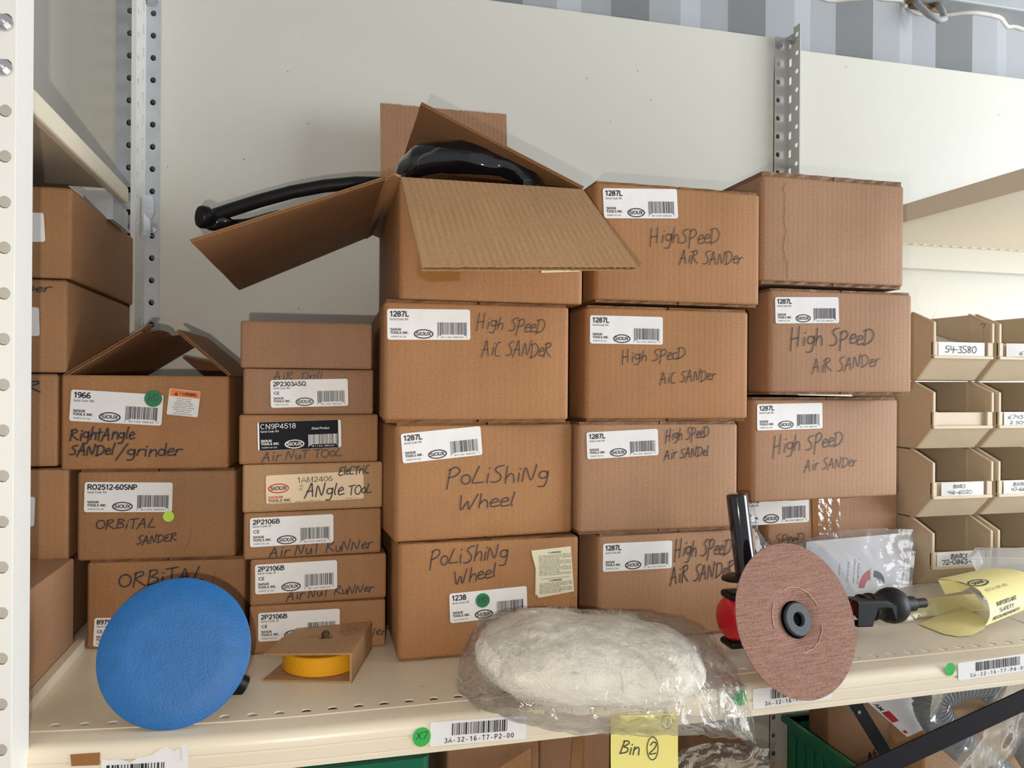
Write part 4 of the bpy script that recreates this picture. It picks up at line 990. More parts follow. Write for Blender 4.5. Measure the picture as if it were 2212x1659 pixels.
# ------------------------------------------------------------------ wool pads in a clear bag
def film_grid(path_fn, nu, nv, mat, name, parent, amp=.004, freq=40, zmin=None, closed=False, smooth=True, freq2=None):
    vs = []
    for i in range(nu + 1):
        for j in range(nv + (0 if closed else 1)):
            p = Vector(path_fn(i / nu, j / nv))
            a = noise.noise(p * freq); b = noise.noise(p * freq * 2.3 + Vector((3, 7, 1))); c_ = noise.noise(p * freq * .6 + Vector((9, 2, 5)))
            e = amp * (1 - abs(a) * 2) * .7 + amp * .5 * b
            p += Vector((amp * c_ * .6, -e * .7, e))
            if zmin is not None: p.z = max(p.z, zmin(p.x, p.y))
            vs.append(p)
    nj = nv if closed else nv + 1; mb = MB(); fs = []
    for i in range(nu):
        for j in range(nv):
            k = (j + 1) % nj if closed else j + 1
            fs.append([i * nj + j, i * nj + k, (i + 1) * nj + k, (i + 1) * nj + j])
    mb.add(vs, fs); return mb.build(name, mat, parent, smooth)
def rest(x, y):   # top of shelf, or in front of the lip
    return Z0 + .0012 if y > bow(x) + .004 else Z0 - .30
def wool_pad(label, c, rx, ry, rz_, tilt, sd):
    t = thing('wool_pad', label, 'wool pad', (c.x, c.y, Z0))
    bm = bmesh.new(); bmesh.ops.create_icosphere(bm, subdivisions=7, radius=1)
    mb = MB(); R_ = Matrix.Rotation(tilt, 4, 'Y') @ Matrix.Rotation(-.10, 4, 'Z') @ Matrix.Rotation(.16, 4, 'X')
    for v in bm.verts:
        p = v.co.copy()
        q = Vector((math.copysign(abs(p.x) ** .64, p.x) * rx, math.copysign(abs(p.y) ** .8, p.y) * ry, math.copysign(abs(p.z) ** .8, p.z) * rz_))
        d = .007 * noise.noise(q * 17 + Vector((sd, 0, 0))) + .0022 * noise.noise(q * 48 + Vector((0, sd, 0))) + .0009 * noise.noise(q * 150) + .0006 * noise.noise(q * 420)
        q = R_ @ (q + p.normalized() * d) + c
        if q.y > bow(q.x) - .002: q.z = max(q.z, Z0 + .0022)
        mb.v.append(q)
    mb.f = [[v.index for v in f.verts] for f in bm.faces]; mb.m = [0] * len(mb.f)
    rn = random.Random(4); nv = len(mb.v)   # loose fibres
    for k in range(11000):
        i = rn.randrange(nv); a = mb.v[i]; nn = (a - c).normalized()
        if a.z < Z0 + .004: continue
        tg = nn.cross(Vector((noise.noise(a * 30), noise.noise(a * 30 + Vector((5, 5, 5))), noise.noise(a * 30 + Vector((9, 1, 3)))))).normalized()
        L = rn.uniform(.004, .009); b = a + tg * L * .5 + nn * .0013; d = a + tg * L + nn * rn.uniform(-.0004, .0016); w_ = nn.cross(tg) * .00013
        mb.add([a - w_, a + w_, b + w_, b - w_, d], [[0, 1, 2, 3], [3, 2, 4]], 0)
    bm.free()
    mb.build('fleece', M['wool'], t, True)
wool_pad('fluffy cream wool polishing pad inside the clear bag at the shelf edge', V(.289, .785, .0345), .122, .080, .0280, .085, 3.0)
bg = thing('plastic_bag', 'clear plastic bag around the wool pad, drooping over the shelf edge', 'bag', (.30, .80, Z0))
# cross sections from left seal to right tip: x, front (y,z), back (y,z), centre height, fullness
sec = [(.148, (.795, .004), (.818, .004), .008, 0), (.160, (.752, .004), (.855, .010), .030, .5), (.185, (.715, .004), (.888, .030), .064, .9), (.225, (.690, .000), (.893, .020), .072, 1), (.270, (.683, -.004), (.892, .012), .071, 1), (.32, (.682, -.010), (.890, .006), .066, 1), (.37, (.684, -.016), (.886, .005), .060, .95), (.41, (.692, -.026), (.880, .006), .048, .7), (.432, (.702, -.036), (.868, .010), .036, .45), (.447, (.716, -.046), (.84, .006), .018, .2), (.455, (.728, -.052), (.80, .002), .004, .06)]
def bagp(u, v):
    f = u * (len(sec) - 1); i = min(int(f), len(sec) - 2); f -= i
    L_ = lambda a, b: a + (b - a) * f
    a, b = sec[i], sec[i + 1]
    x = L_(a[0], b[0]); fy, fz = L_(a[1][0], b[1][0]), L_(a[1][1], b[1][1]); by, bz = L_(a[2][0], b[2][0]), L_(a[2][1], b[2][1]); h = L_(a[3], b[3]); s = L_(a[4], b[4])
    if v < .5:   # upper sheet, front to back
        q = v * 2; y = fy + (by - fy) * q; z = fz + (bz - fz) * q; k = max(0, 1 - abs(2 * q - 1) ** 2.6) ** .75
        z += (h + .0035 * s - (fz + bz) / 2) * k
    else:
        q = 2 - v * 2; y = fy + (by - fy) * q; z = fz + (bz - fz) * q - .014 * s * math.sin(math.pi * q)
    return V(x + .012 * (z - .02), y, z)
def rest2(x, y): return Z0 + .0012 if y > bow(x) - .002 else Z0 - .30
film_grid(bagp, 130, 120, M['bag'], 'film', bg, .0042, 42, rest2, closed=True)
# crumpled sealed corners
for (pts, nm) in (([V(.150, .795, .006), V(.140, .782, .018), V(.166, .748, .016), V(.158, .740, .004)], 'left_seal'), ([V(.437, .87, .010), V(.458, .845, .032), V(.462, .80, .024), V(.450, .79, .004)], 'right_seal')):
    film_grid(lambda u, v, p=pts: (p[0] + (p[1] - p[0]) * u) * (1 - v) + (p[3] + (p[2] - p[3]) * u) * v, 14, 14, M['bag'], nm, bg, .004, 60)

# ------------------------------------------------------------------ right angle sander
C_ = V(.528, .765, .0635); n_, u_, v_ = disc_axes(.179, .336)
t = thing('disc_sander', 'black and red air sander with a large brown fibre disc facing the front', 'sander', (.60, .84, Z0))
r = .0845
mb = MB(); th = [2 * math.pi * i / 96 for i in range(96)]
prof = [(-.0012, r), (0, r), (.0002, r * .75), (0, r * .41), (-.0008, r * .36), (-.003, r * .24), (-.0055, r * .20)]
mb.lathe(C_, n_, prof, 96, cap0=False, cap1=False)
b_ = len(mb.v)
fd = mb.build('fibre_disc', M['fiber'], t, 40)
for k in range(3): 
    mb = MB()
    a0 = (.3, 2.5, 4.6)[k]; a1 = (1.9, 3.3, 6.0)[k]; ps = [C_ + n_ * .0006 + (u_ * math.cos(a0 + (a1 - a0) * i / 24) + v_ * math.sin(a0 + (a1 - a0) * i / 24)) * r * (.415 + .004 * math.sin(i)) for i in range(25)]
    mb.tube(ps, .0004, 5); mb.build('worn_ring', M['hub_light'], fd)
mb = MB(); mb.lathe(C_, n_, [(-.0075, .0205), (-.003, .0205), (-.001, .0198), (-.001, .010)], 48); mb.build('rubber_collar', M['collar'], t, 40)
mb = MB(); mb.lathe(C_, n_, [(-.002, .0186), (.0016, .0186), (.0030, .0174), (.0030, .0082), (.0020, .0074), (-.004, .0072), (-.0045, .001)], 44); nut = mb.build('hub_nut', M['grey'], t, 40); nut['label'] = 'grey round hub nut'
mb = MB(); mb.lathe(C_, n_, [(-.0050, .0046), (-.0022, .0046), (-.0022, .0017), (-.0045, .0015)], 20); mb.build('spindle_tip', M['brass'], nut, 40)
mb = MB(); mb.lathe(C_ - n_ * .0068, -n_, [(0, r * .85), (.004, r * .80), (.010, r * .45), (.013, .022), (.026, .021)], 64); mb.build('backing_pad', M['rubber'], t, 40)
La, Ra = at(1566, 1336, Y=.842), at(1997, 1302, Y=.865); ax = (Ra - La); Lx = ax.length; ax.normalize()
mb = MB(); mb.lathe(La, ax, [(0, .016), (.0015, .0215), (.006, .0258), (.014, .027), (.08, .027), (.10, .024), (.125, .019), (.165, .0165), (.178, .0165)], 40); rh = mb.build('red_housing', M['red_paint'], t, 40); rh['label'] = 'glossy red housing'
mb = MB(); mb.lathe(La + ax * .012 + Vector((0, -.0255, .002)), (-.4, -1, 0), [(0, .0035), (.003, .0035), (.0042, .002)], 16); mb.build('housing_screw', M['bolt'], rh, 40)
sd_ = Vector((0, 0, 1))
for dz, nm in ((.0275, 'upper_guard_clip'), (-.030, 'lower_guard_clip')):
    c = La + ax * .020 + Vector((0, 0, dz)); mb = MB(); mb.box(c - Vector((.018, .014, .0045)), c + Vector((.03, .016, .0045))); mb.build(nm, M['black'], rh, bevel=.004)
mb = MB(); d0 = Lx * .66
mb.lathe(La + ax * d0, ax, [(0, .0170), (.012, .0165), (.0125, .0178), (.0165, .0178), (.017, .0160), (.030, .0165), (.034, .0185), (.040, .0215), (.048, .0232), (.055, .0228), (.062, .0195), (.067, .0135), (.0675, .0105), (.085, .0098), (.0855, .0062), (.0875, .0062), (Lx - d0, .0062), (Lx - d0 + .001, .004)], 44)
mb.build('grip_and_ball', M['rubber'], t, 40)
# U-shaped throttle lever under the grip
l0, l1 = at(1838, 1322, Y=.842), at(1921, 1320, Y=.848); lx = (l1 - l0).normalized(); ly = Vector((0, 0, 1)).cross(lx).normalized()
mb = MB(); sec_ = []
for q in range(9):
    f = q / 8; p = l0 + (l1 - l0) * f; hh = .0150 if f < .8 else .0150 - (f - .8) * .03
    sec_.append([p + ly * .014 + Vector((0, 0, hh)), p - ly * .010 + Vector((0, 0, hh * 1.02)), p - ly * .012 + Vector((0, 0, hh * .86)), p - ly * .012 + Vector((0, 0, hh * (.60 if .45 < f < .95 else -.9))), p - ly * .0115 + Vector((0, 0, hh * (.58 if .45 < f < .95 else -1))), p + ly * .014 + Vector((0, 0, -hh))])
mb.loops(sec_, 0, False, False, False); mb.build('throttle_lever', M['black'], t, solid=.0016)
mb = MB(); h0, h1 = at(1612, 1243, Y=.845), at(1591, 1066, Y=.853); hd = (h1 - h0).normalized(); hl = (h1 - h0).length
mb.lathe(h0, hd, [(0, .0128), (hl - .003, .0128), (hl - .001, .0122), (hl, .0108), (hl, .002)], 36); sh = mb.build('side_handle', M['black_gloss'], t, 40)
mb = MB(); mb.lathe(h0 - hd * .004 - cR * .004, hd, [(0, .024), (.001, .026), (.003, .026), (.004, .0245)], 36); mb.build('handle_flange', M['black'], sh, 40)
mb = MB(); mb.tube([h0 - hd * .004, h0 - hd * .025], .010, 16); mb.build('handle_stud', M['black'], sh, True)

# ------------------------------------------------------------------ papers and bags right of the sander
dY = e1.y - .022
dd = thing('folded_document', 'white printed document leaning in a plastic bag against the right stack', 'document', (.77, dY - .02, Z0))
TL, TR, BRp, BLp = at(1742, 1170, Y=dY + .004), at(1976, 1149, Y=dY + .010), at(1962, 1300, Y=dY - .045), at(1735, 1300, Y=dY - .045)
def dfr(x, y, d=0): 
    p = (TL + (TR - TL) * x) * (1 - y) + (BLp + (BRp - BLp) * x) * y; return p + Vector((0, -1, .4)).normalized() * (d + .0030 * math.sin(x * 5) * math.sin(y * 3))
mb = MB(); NN = 16
mb.add([dfr(i / NN, j / NN) for i in range(NN + 1) for j in range(NN + 1)], [[i * (NN + 1) + j, (i + 1) * (NN + 1) + j, (i + 1) * (NN + 1) + j + 1, i * (NN + 1) + j + 1] for i in range(NN) for j in range(NN)], 0)
f2 = lambda x, y: dfr(x, y, .0006)
def arcband(cx, cy, r0, r1, a0, a1, m_, sq=1.9):
    pts = [(cx + r1 * math.cos(math.radians(a)), cy + sq * r1 * math.sin(math.radians(a))) for a in range(a0, a1 + 1, 6)] + [(cx + r0 * math.cos(math.radians(a)), cy + sq * r0 * math.sin(math.radians(a))) for a in range(a1, a0 - 1, -6)]
    n = len(pts) // 2
    mb.add([f2(*p) for p in pts], [[i, i + 1, 2 * n - 2 - i, 2 * n - 1 - i] for i in range(n - 1)], m_)
arcband(.62, .80, .06, .12, 180, 258, 1, 2.3); arcband(.64, .74, .06, .115, 270, 360, 2, 1.7)
for (x, n_l, y0, y1) in ((.30, 8, .42, .60), (.38, 10, .40, .72), (.44, 12, .36, .74), (.48, 12, .36, .74), (.60, 9, .5, .7), (.93, 26, .40, .78)):
    rn = random.Random(int(x * 100))
    for i in range(n_l):
        y = y0 + (y1 - y0) * i / n_l; rect(mb, f2, x, y, x + rn.uniform(.004, .012), y + (y1 - y0) / n_l * .6, 3)
mb.build('document', [M['doc'], M['red'], M['greyprint'] if 'greyprint' in M else M['grey'], M['ink_thin']], dd, True)
pb = thing('plastic_bag', 'creased clear plastic bag around the white document behind the sander', 'bag', (.72, dY - .03, Z0))
def fb(u, v):
    top = [(1622, 1096), (1640, 1150), (1668, 1183), (1740, 1163), (1830, 1145), (1905, 1142), (1982, 1146)]
    f = u * 6; i = min(int(f), 5); f -= i; x = top[i][0] + (top[i + 1][0] - top[i][0]) * f; y = top[i][1] + (top[i + 1][1] - top[i][1]) * f
    y2 = 1302; yy = y + (y2 - y) * v; xx = x + ((1630 + 335 * u) - x) * v
    p = at(xx, yy, Y=dY - .008 - .052 * v - .004 * math.sin(u * 9)); return p
film_grid(fb, 60, 40, M['bag2'], 'film', pb, .0024, 50, rest)
fo_ = [E1.root.matrix_basis @ Vector(E1.fr(*E1.face(*q), .004)) for q in ((1762, 1040), (1808, 1036), (1812, 1190), (1764, 1190))]
film_grid(lambda u, v: (fo_[0] + (fo_[1] - fo_[0]) * u) * (1 - v) + (fo_[3] + (fo_[2] - fo_[3]) * u) * v, 20, 50, M['bag'], 'loose_clear_tape', E1.root, .0022, 70)
# flat bag lying on the shelf with yellow paper in it
fp = thing('flat_plastic_bag', 'flat cloudy plastic bag lying on the shelf behind the ball handle', 'bag', (.86, .97, Z0))
def ff(u, v):
    a = Vector((.755, .895, 0)) + Vector((.20, .02, 0)) * u + Vector((.04, .10, 0)) * v
    h = .030 * math.sin(math.pi * min(1, v * 1.0)) ** .6 * (math.sin(math.pi * u) ** .4 if 0 < u < 1 else 0)
    return V(a.x, a.y, .003 + h)
film_grid(ff, 40, 40, M['bag2'], 'film', fp, .0022, 40, rest)
yp = thing('yellow_sheet', 'pale yellow folded sheet inside the flat cloudy plastic bag', 'paper', (.87, .95, Z0))
mb = MB(); mb.prism([V(.79, .905, .004), V(.945, .92, .004), V(.965, .960, .014), V(.81, .95, .014)], (0, 0, .001)); mb.build('sheet', M['booklet'], yp)

# curled yellow safety leaflet
lf_ = thing('safety_leaflet', 'curled yellow leaflet with printed safety requirements at the right edge', 'leaflet', (.90, .86, Z0))
prof = [(2128, 1352, .842), (2137, 1335, .845), (2137, 1312, .852), (2128, 1290, .864), (2108, 1270, .880), (2082, 1259, .895), (2052, 1253, .912), (2024, 1251, .925)]
pw = [at(a, b, Y=c) for a, b, c in prof]; pw[0].z = max(pw[0].z, Z0 + .003)
ps = []
for i in range(len(pw) - 1):
    a, b, c, d = pw[max(i - 1, 0)], pw[i], pw[i + 1], pw[min(i + 2, len(pw) - 1)]
    for j in range(6):
        s = j / 6; ps.append(.5 * (2 * b + (c - a) * s + (2 * a - 5 * b + 4 * c - d) * s * s + (3 * b - a - 3 * c + d) * s ** 3))
ps.append(pw[-1]); NP = len(ps)
edir = Vector((.115, .035, 0))
def lfr(s, tt, d=0):   # s along the curl from the bottom front (0..1), tt along its length (0..1)
    f = s * (NP - 1); i = min(int(f), NP - 2); f -= i; p = ps[i] + (ps[i + 1] - ps[i]) * f; tg = ps[i + 1] - ps[i]
    nrm = edir.cross(tg).normalized()
    if nrm.y > 0: nrm = -nrm
    k = .80 - .35 * (s ** 2); q = p + edir * (tt * (1.25 - .2 * s)) + Vector((0, 0, .010 * tt * (1 - s)))
    return q + nrm * d
mb = MB(); NT = 8
mb.add([lfr(i / (NP - 1), j / NT) for i in range(NP) for j in range(NT + 1)], [[i * (NT + 1) + j, i * (NT + 1) + j + 1, (i + 1) * (NT + 1) + j + 1, (i + 1) * (NT + 1) + j] for i in range(NP - 1) for j in range(NT)], 0)
arcl = sum((ps[i + 1] - ps[i]).length for i in range(NP - 1))
fL = lambda x, y: lfr(y / arcl, x / edir.length / 1.1, .0006)
for s, x, y, c, wd in (('IMPORTANT', .017, .030, .0068, .048), ('SAFETY', .0225, .0195, .0068, .034), ('REQUIREMENTS', .010, .0085, .0068, .062)): print_(mb, fL, s, x, y, c, 1, .2, 0, wd)
print_(mb, fL, 'POST IN WORK AREA', .010, .055, .0045, 1, .08, 0, .055)
ring(mb, fL, .020, .074, .022, .0085, .0195, .0062, 2); print_(mb, fL, 'SIOUX', .005, .0710, .0062, 2, .24, .2, .028)
mb.build('curled_sheet', [M['booklet'], M['print'], M['greyprint'] if 'greyprint' in M else M['grey']], lf_, 30)
mb = MB()
ft = [at(2132, 1341, Y=.850), at(2073, 1307, Z=.008), at(1985, 1348, Z=.002), at(2040, 1370, Z=.002), at(2072, 1375, Z=.002), at(2100, 1372, Z=.003), at(2127, 1358, Z=.004)]
mb.add(ft + [sum(ft, Vector()) / 7 + Vector((0, 0, .004))], [[i, (i + 1) % 7, 7] for i in range(7)]); mb.build('flat_flap', M['booklet'], lf_, True)
mb = MB(); mb.poly([at(2026, 1253, Y=.918), at(2042, 1284, Y=.915), at(2048, 1279, Y=.92), at(2077, 1278, Y=.90), at(2096, 1268, Y=.89), at(2060, 1254, Y=.91)]); mb.build('inner_flap', M['booklet'], lf_)

# frosted tray lying on something behind the leaflet
tr = thing('plastic_tray', 'frosted translucent tray with white packets resting at the right edge', 'tray', (1.05, .96, Z0))
a0 = at(2088, 1203, Y=.965); dx_, dy_ = Vector((.22, -.045, -.004)), Vector((.065, .048, .002))
mb = MB()
def tp(u, v, z): return a0 + dx_ * u + dy_ * v + Vector((0, 0, z))
rim = [(0, 0), (1, 0), (1, 1), (0, 1)]; low = [(.06, .10), (.96, .10), (.96, .92), (.06, .92)]
mb.loops([[tp(*q, 0) for q in rim], [tp(*q, -.003) for q in rim], [tp(.02 + .96 * u, .03 + .94 * v, -.004) for u, v in rim], [tp(*q, -.024) for q in low]], 0, True, True, True)
mb.build('tray', M['tray'], tr, bevel=.001)
pk = thing('paper_stack', 'stack of pale folded papers under the frosted tray', 'paper', (1.06, .97, Z0))
mb = MB(); rn = random.Random(6); zc_ = a0.z - .030
k = 0; z = Z0 + .0015
while z < zc_ - .004:
    ox = rn.uniform(-.004, .004); q = [tp(.10, .15, 0), tp(.95, .15, 0), tp(.95, .9, 0), tp(.10, .9, 0)]
    mb.prism([Vector((p.x + ox, p.y, z)) for p in q], (0, 0, .0032)); z += .0036
mb.build('papers', M['doc'], pk)

# ------------------------------------------------------------------ beige stacking bins
BW, BH, BL = .1155, .1114, .19
def make_bin(label, x, k, y=1.03):
    z = k * .1118
    t = thing('stacking_bin', label, 'bin', (x, y, Z0 + z + .001), 0, 'beige stacking bins on the right')
    L_ = True; s = .0028
    side = [(.000, .0355), (.0, .060), (-.002, .072), (.001, .090), (.045, BH - .002), (BL, BH - .002), (BL, 0), (.034, 0)]
    mb = MB()
    for x0 in (0, BW - s): mb.prism([(x0, a, b) for a, b in side], (s, 0, 0))
    mb.prism([(s, .034, 0), (s, BL, 0), (s, BL, s), (s, .035, s)], (BW - 2 * s, 0, 0))
    mb.prism([(s, BL - s, s), (s, BL, s), (s, BL, BH - .002), (s, BL - s, BH - .002)], (BW - 2 * s, 0, 0))
    mb.prism([(s, .034, 0), (s, .035, s), (s, .003, .0375), (s, .0, .0355)], (BW - 2 * s, 0, 0))
    mb.prism([(s, .004, .0355), (s, .0065, .0355), (s, .0065, .060), (s, .004, .060)], (BW - 2 * s, 0, 0))
    mb.build('bin_body', M['bin'], t, local=True, bevel=.0008)
    # label holder and rolled front rims
    mb = MB()
    mb.box((0, -.003, .0335), (BW, .004, .039)); mb.box((0, -.002, .0385), (.008, .004, .061)); mb.box((BW - .011, -.002, .0385), (BW, .004, .061))
    for x0, x1 in ((-.0015, s + .001), (BW - s - .001, BW + .0015)):
        mb.prism([(x0, -.003, .060), (x0, .003, .060), (x0, .004, .088), (x0, .048, BH), (x0, .043, BH), (x0, -.003, .092)], (x1 - x0, 0, 0))
    mb.build('front_rim', M['bin'], t, local=True, bevel=.0012)
    mb = MB(); mb.box((BW - s - .0022, .006, .058), (BW - s, .009, .084)); mb.box((BW - s - .0022, .014, .055), (BW - s, .017, .085)); mb.box((BW - s - .0022, .045, .01), (BW - s, .047, .108)); mb.build('inner_rib', M['bin'], t, local=True)
    return t
def bin_label(t, lines, x0=.012, x1=.105, bent=0, z0=.0235, z1=.046, pen=.0012):
    k_ = .954; x0, x1 = x0 * k_, x1 * k_; z0, z1 = z0 * k_ + .0165, z1 * k_ + .0165; lines = [(s, a * k_, b * k_, zz * k_ + .0165, cap * k_) for s, a, b, zz, cap in lines]
    mb = MB(); f = lambda x, z: (x, -.0012 - bent * math.sin((x - x0) / (x1 - x0) * 3.14), z); f2 = lambda x, z: (x, -.0018 - bent * math.sin((x - x0) / (x1 - x0) * 3.14), z)
    n = 10; mb.add([f(x0 + (x1 - x0) * i / n, z) for i in range(n + 1) for z in (z0, z1)], [[2 * i, 2 * i + 2, 2 * i + 3, 2 * i + 1] for i in range(n)], 0)
    for s, a, b, zz, cap in lines: hand(mb, f2, s, (a, zz), (b, zz), cap, 1, pen, seed=5, slant=.02)
    mb.build('label_card', [M['paper'], M['ink']], t, local=True)
bx0 = at(2015, 745, Y=1.03).x; bx1 = bx0 + BW + .012
names = ['bottom bin of the nearer column, card ending 0863-01', 'beige bin above the one with the card ending 0863-01', 'empty beige bin with no card on its front', 'topmost bin of the nearer column, card reading 54-3580']
n2 = ['bottom beige bin at the right edge, behind the frosted tray', 'beige bin at the right edge with the card ending 66301', 'beige bin at the right edge with a busy two line card', 'topmost beige bin at the right edge with a peeling card']
A_ = [make_bin(s, bx0, k) for k, s in enumerate(names)]; B_ = [make_bin(s, bx1, k) for k, s in enumerate(n2)]
bin_label(A_[0], [('BINKS', .038, .072, .0355, .0075), ('72-0863-01', .020, .092, .0258, .0075)], .010, .108)
bin_label(A_[1], [('BINKS', .040, .064, .0365, .0058), ('46-6020', .030, .078, .0265, .006)], .018, .104, .003, pen=.0008)
bin_label(A_[3], [('54-3580', .024, .088, .0285, .011)], .010, .104, pen=.0013)
bin_label(B_[1], [('BINKS', .032, .064, .0365, .006), ('47-66301', .028, .074, .0275, .006)], .012, .108, pen=.0009)
bin_label(B_[2], [('6743 5231', .020, .090, .0345, .006), ('2 5045 2', .024, .080, .0255, .005)], .012, .108, pen=.0009)
bin_label(B_[3], [('67', .040, .056, .0265, .006)], .016, .108, .004, pen=.0009)
mb = MB(); hand(mb, lambda x, z: (BW - .0033, .022 - x, z), '7', (0, .080), (.010, .080), .014, 0, .0009); mb.build('pen_mark', M['ink'], A_[3], local=True)
# things in the bins
def packet(label, t, x0, x1, y0, y1, z, sd):
    o = t.matrix_basis.translation; p = thing('plastic_packet', label, 'packet', o + Vector(((x0 + x1) / 2, (y0 + y1) / 2, z)))
    film_grid(lambda u, v: o + Vector((x0 + (x1 - x0) * u, y0 + (y1 - y0) * v, z + .030 * math.sin(math.pi * u) ** .5 * math.sin(math.pi * v) ** .5 + .012 * noise.noise(Vector((u * 3, v * 3, sd))))), 16, 16, M['bag2'], 'film', p, .003, 60)
    mb = MB(); mb.prism([o + Vector(q) for q in ((x0 + .012, y0 + .02, z + .004), (x1 - .02, y0 + .02, z + .004), (x1 - .02, y1 - .02, z + .012), (x0 + .012, y1 - .02, z + .012))], (0, 0, .004)); mb.build('insert', M['doc'], p)
packet('crumpled clear packet in the bin marked 54-3580', A_[3], .008, .104, .012, .16, .046, 1)
p = thing('plastic_packet', 'thin upright scrap of plastic poking out of the topmost nearer bin', 'packet', A_[3].matrix_basis.translation + Vector((.004, .055, BH)))
c_ = at(2010, 690, Y=1.085)
film_grid(lambda u, v: c_ + Vector((.006 * u + .012 * v * v, .004 * u, .026 * v - .01)), 6, 12, M['bag2'], 'film', p, .002, 80)
o = A_[1].matrix_basis.translation
t = thing('steel_bracket', 'grey steel bracket lying in the bin with the card ending 6020', 'bracket', o + Vector((.03, .06, .004)))
mb = MB(); mb.box(o + Vector((.006, .11, .078)), o + Vector((.085, .15, .081))); mb.box(o + Vector((.012, .11, .004)), o + Vector((.044, .15, .078))); mb.build('plate', M['galv'], t, bevel=.001)
mb = MB(); mb.box(o + Vector((.048, .108, .073)), o + Vector((.068, .112, .079))); mb.build('lug', M['bolt'], t)
o = B_[0].matrix_basis.translation
t = thing('grey_pouch', 'dark grey pouch at the back of the bottom right bin', 'pouch', o + Vector((.05, .14, .003)))
film_grid(lambda u, v: o + Vector((.006 + .09 * u, .19 - .05 * math.sin(math.pi * u) * (1 - v * .5), .004 + .10 * v - .03 * abs(u - .5))), 12, 10, M['greybox'], 'cloth', t, .004, 40)

# ------------------------------------------------------------------ sticky note under the lip
sn = thing('sticky_note', 'yellow sticky note reading Bin 2 hanging from the shelf lip', 'note', (.30, .742, Z0 - .06))
na, nb_ = at(1318, 1545, Y=.745), at(1463, 1540, Y=.745); ht = .078
def nfr(x, y, d=0): 
    k = max(0, -y - .03) / ht
    return na + (nb_ - na).normalized() * x + Vector((0, -d - .002 - .010 * k * k, y))
wn = (nb_ - na).length; mb = MB()
mb.add([nfr(wn * i / 6, -ht * j / 10) for i in range(7) for j in range(11)], [[i * 11 + j, i * 11 + j + 1, i * 11 + 12 + j, i * 11 + 11 + j] for i in range(6) for j in range(10)], 0)
def nxy(px, py):
    p = at(px, py, Y=.741); return ((p - na).dot((nb_ - na).normalized()), p.z - na.z)
nf2 = lambda x, y: nfr(x, y, .0005); sc = .00046
hand(mb, nf2, 'Bin', nxy(1334, 1629), nxy(1378, 1628), .013, 1, .0012, 2)
cx, cy = nxy(1407, 1612); hand(mb, nf2, '2', (cx - .0045, cy - .006), (cx + .0045, cy - .006), .012, 1, .0011, 2)
ps2 = [(cx + .0062 * math.cos(a * .26 + 1.9), cy + .0118 * math.sin(a * .26 + 1.9)) for a in range(25)]
def stroke(mb, fr, q, pen, mat):
    vs = []
    for i in range(len(q)):
        a, b = q[max(i - 1, 0)], q[min(i + 1, len(q) - 1)]; ex, ey = b[0] - a[0], b[1] - a[1]; l = math.hypot(ex, ey)
        vs += [fr(q[i][0] - ey / l * pen / 2, q[i][1] + ex / l * pen / 2), fr(q[i][0] + ey / l * pen / 2, q[i][1] - ex / l * pen / 2)]
    mb.add(vs, [[2 * i, 2 * i + 1, 2 * i + 3, 2 * i + 2] for i in range(len(q) - 1)], mat)
stroke(mb, nf2, ps2, .0010, 1)
cx, cy = nxy(1443, 1552); stroke(mb, nf2, [(cx + .006 * math.cos(a * .27 + 1.5), cy + .0072 * math.sin(a * .27 + 1.5)) for a in range(24)], .0006, 1); hand(mb, nf2, '1', (cx - .001, cy - .004), (cx + .002, cy - .004), .008, 1, .0006)
mb.build('note', [M['yellow_note'], M['ink']], sn, True)

# ------------------------------------------------------------------ what shows under the shelf
ZL = -.46
lw = thing('shelf_deck', 'lower cream shelf under the brown cartons and green tote', 'shelf', (.5, 1.1, Z0 + ZL))
mb = MB(); mb.box(V(-.26, .77, ZL - .003), V(2.2, 1.44, ZL)); mb.build('deck', M['deck'], lw)
def plainbox(label, x0, x1, y0, y1, ztop, tint, yaw=0, name='carton'):
    b = carton(label, x0, y0, yaw, x1 - x0, y1 - y0, ZL + .0035, ztop, tint, 'brown cartons under the shelf', flapgap=(.003, .0)); return b
xa, xb_ = at(965, 1625, Y=1.06).x, at(1165, 1625, Y=1.06).x
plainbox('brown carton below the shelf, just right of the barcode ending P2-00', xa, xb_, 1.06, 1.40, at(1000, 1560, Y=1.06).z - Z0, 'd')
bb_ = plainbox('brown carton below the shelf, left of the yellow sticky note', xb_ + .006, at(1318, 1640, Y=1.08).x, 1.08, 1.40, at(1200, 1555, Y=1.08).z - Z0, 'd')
kp = thing('kraft_paper', 'crumpled brown paper wedged in front of the lower carton', 'paper', V(.24, 1.02, ZL))
q = [at(1062, 1659, Y=1.02), at(1148, 1612, Y=1.03), at(1168, 1700, Y=1.03)]
mb = MB(); vs = []
for i in range(9):
    for j in range(9):
        u, v = i / 8, j / 8; a = at(1052 + 90 * u, 1668 - 62 * u, Y=1.03); p = a + Vector((.02 * v, -.01, -.37 * v * (1 + .2 * u)))
        vs.append(p + Vector((0, .008 * noise.noise(p * 25), 0)))
mb.add(vs, [[i * 9 + j, i * 9 + j + 1, i * 9 + 10 + j, i * 9 + 9 + j] for i in range(8) for j in range(8)]); o = mb.build('sheet', M['kraft'], kp); o.color = TINTS['m']
fx = thing('carton_flap', 'loose brown carton flap below the shelf, left of the sticky note', 'flap', V(.36, 1.0, ZL))
p0, p1, p2_, p3 = at(1238, 1588, Y=1.05), at(1262, 1583, Y=1.06), at(1276, 1659, Y=1.0), at(1232, 1659, Y=1.0)
mb = MB(); down = (p3 - p0).normalized(); L2 = (p3.z - Z0 - ZL) / -down.z
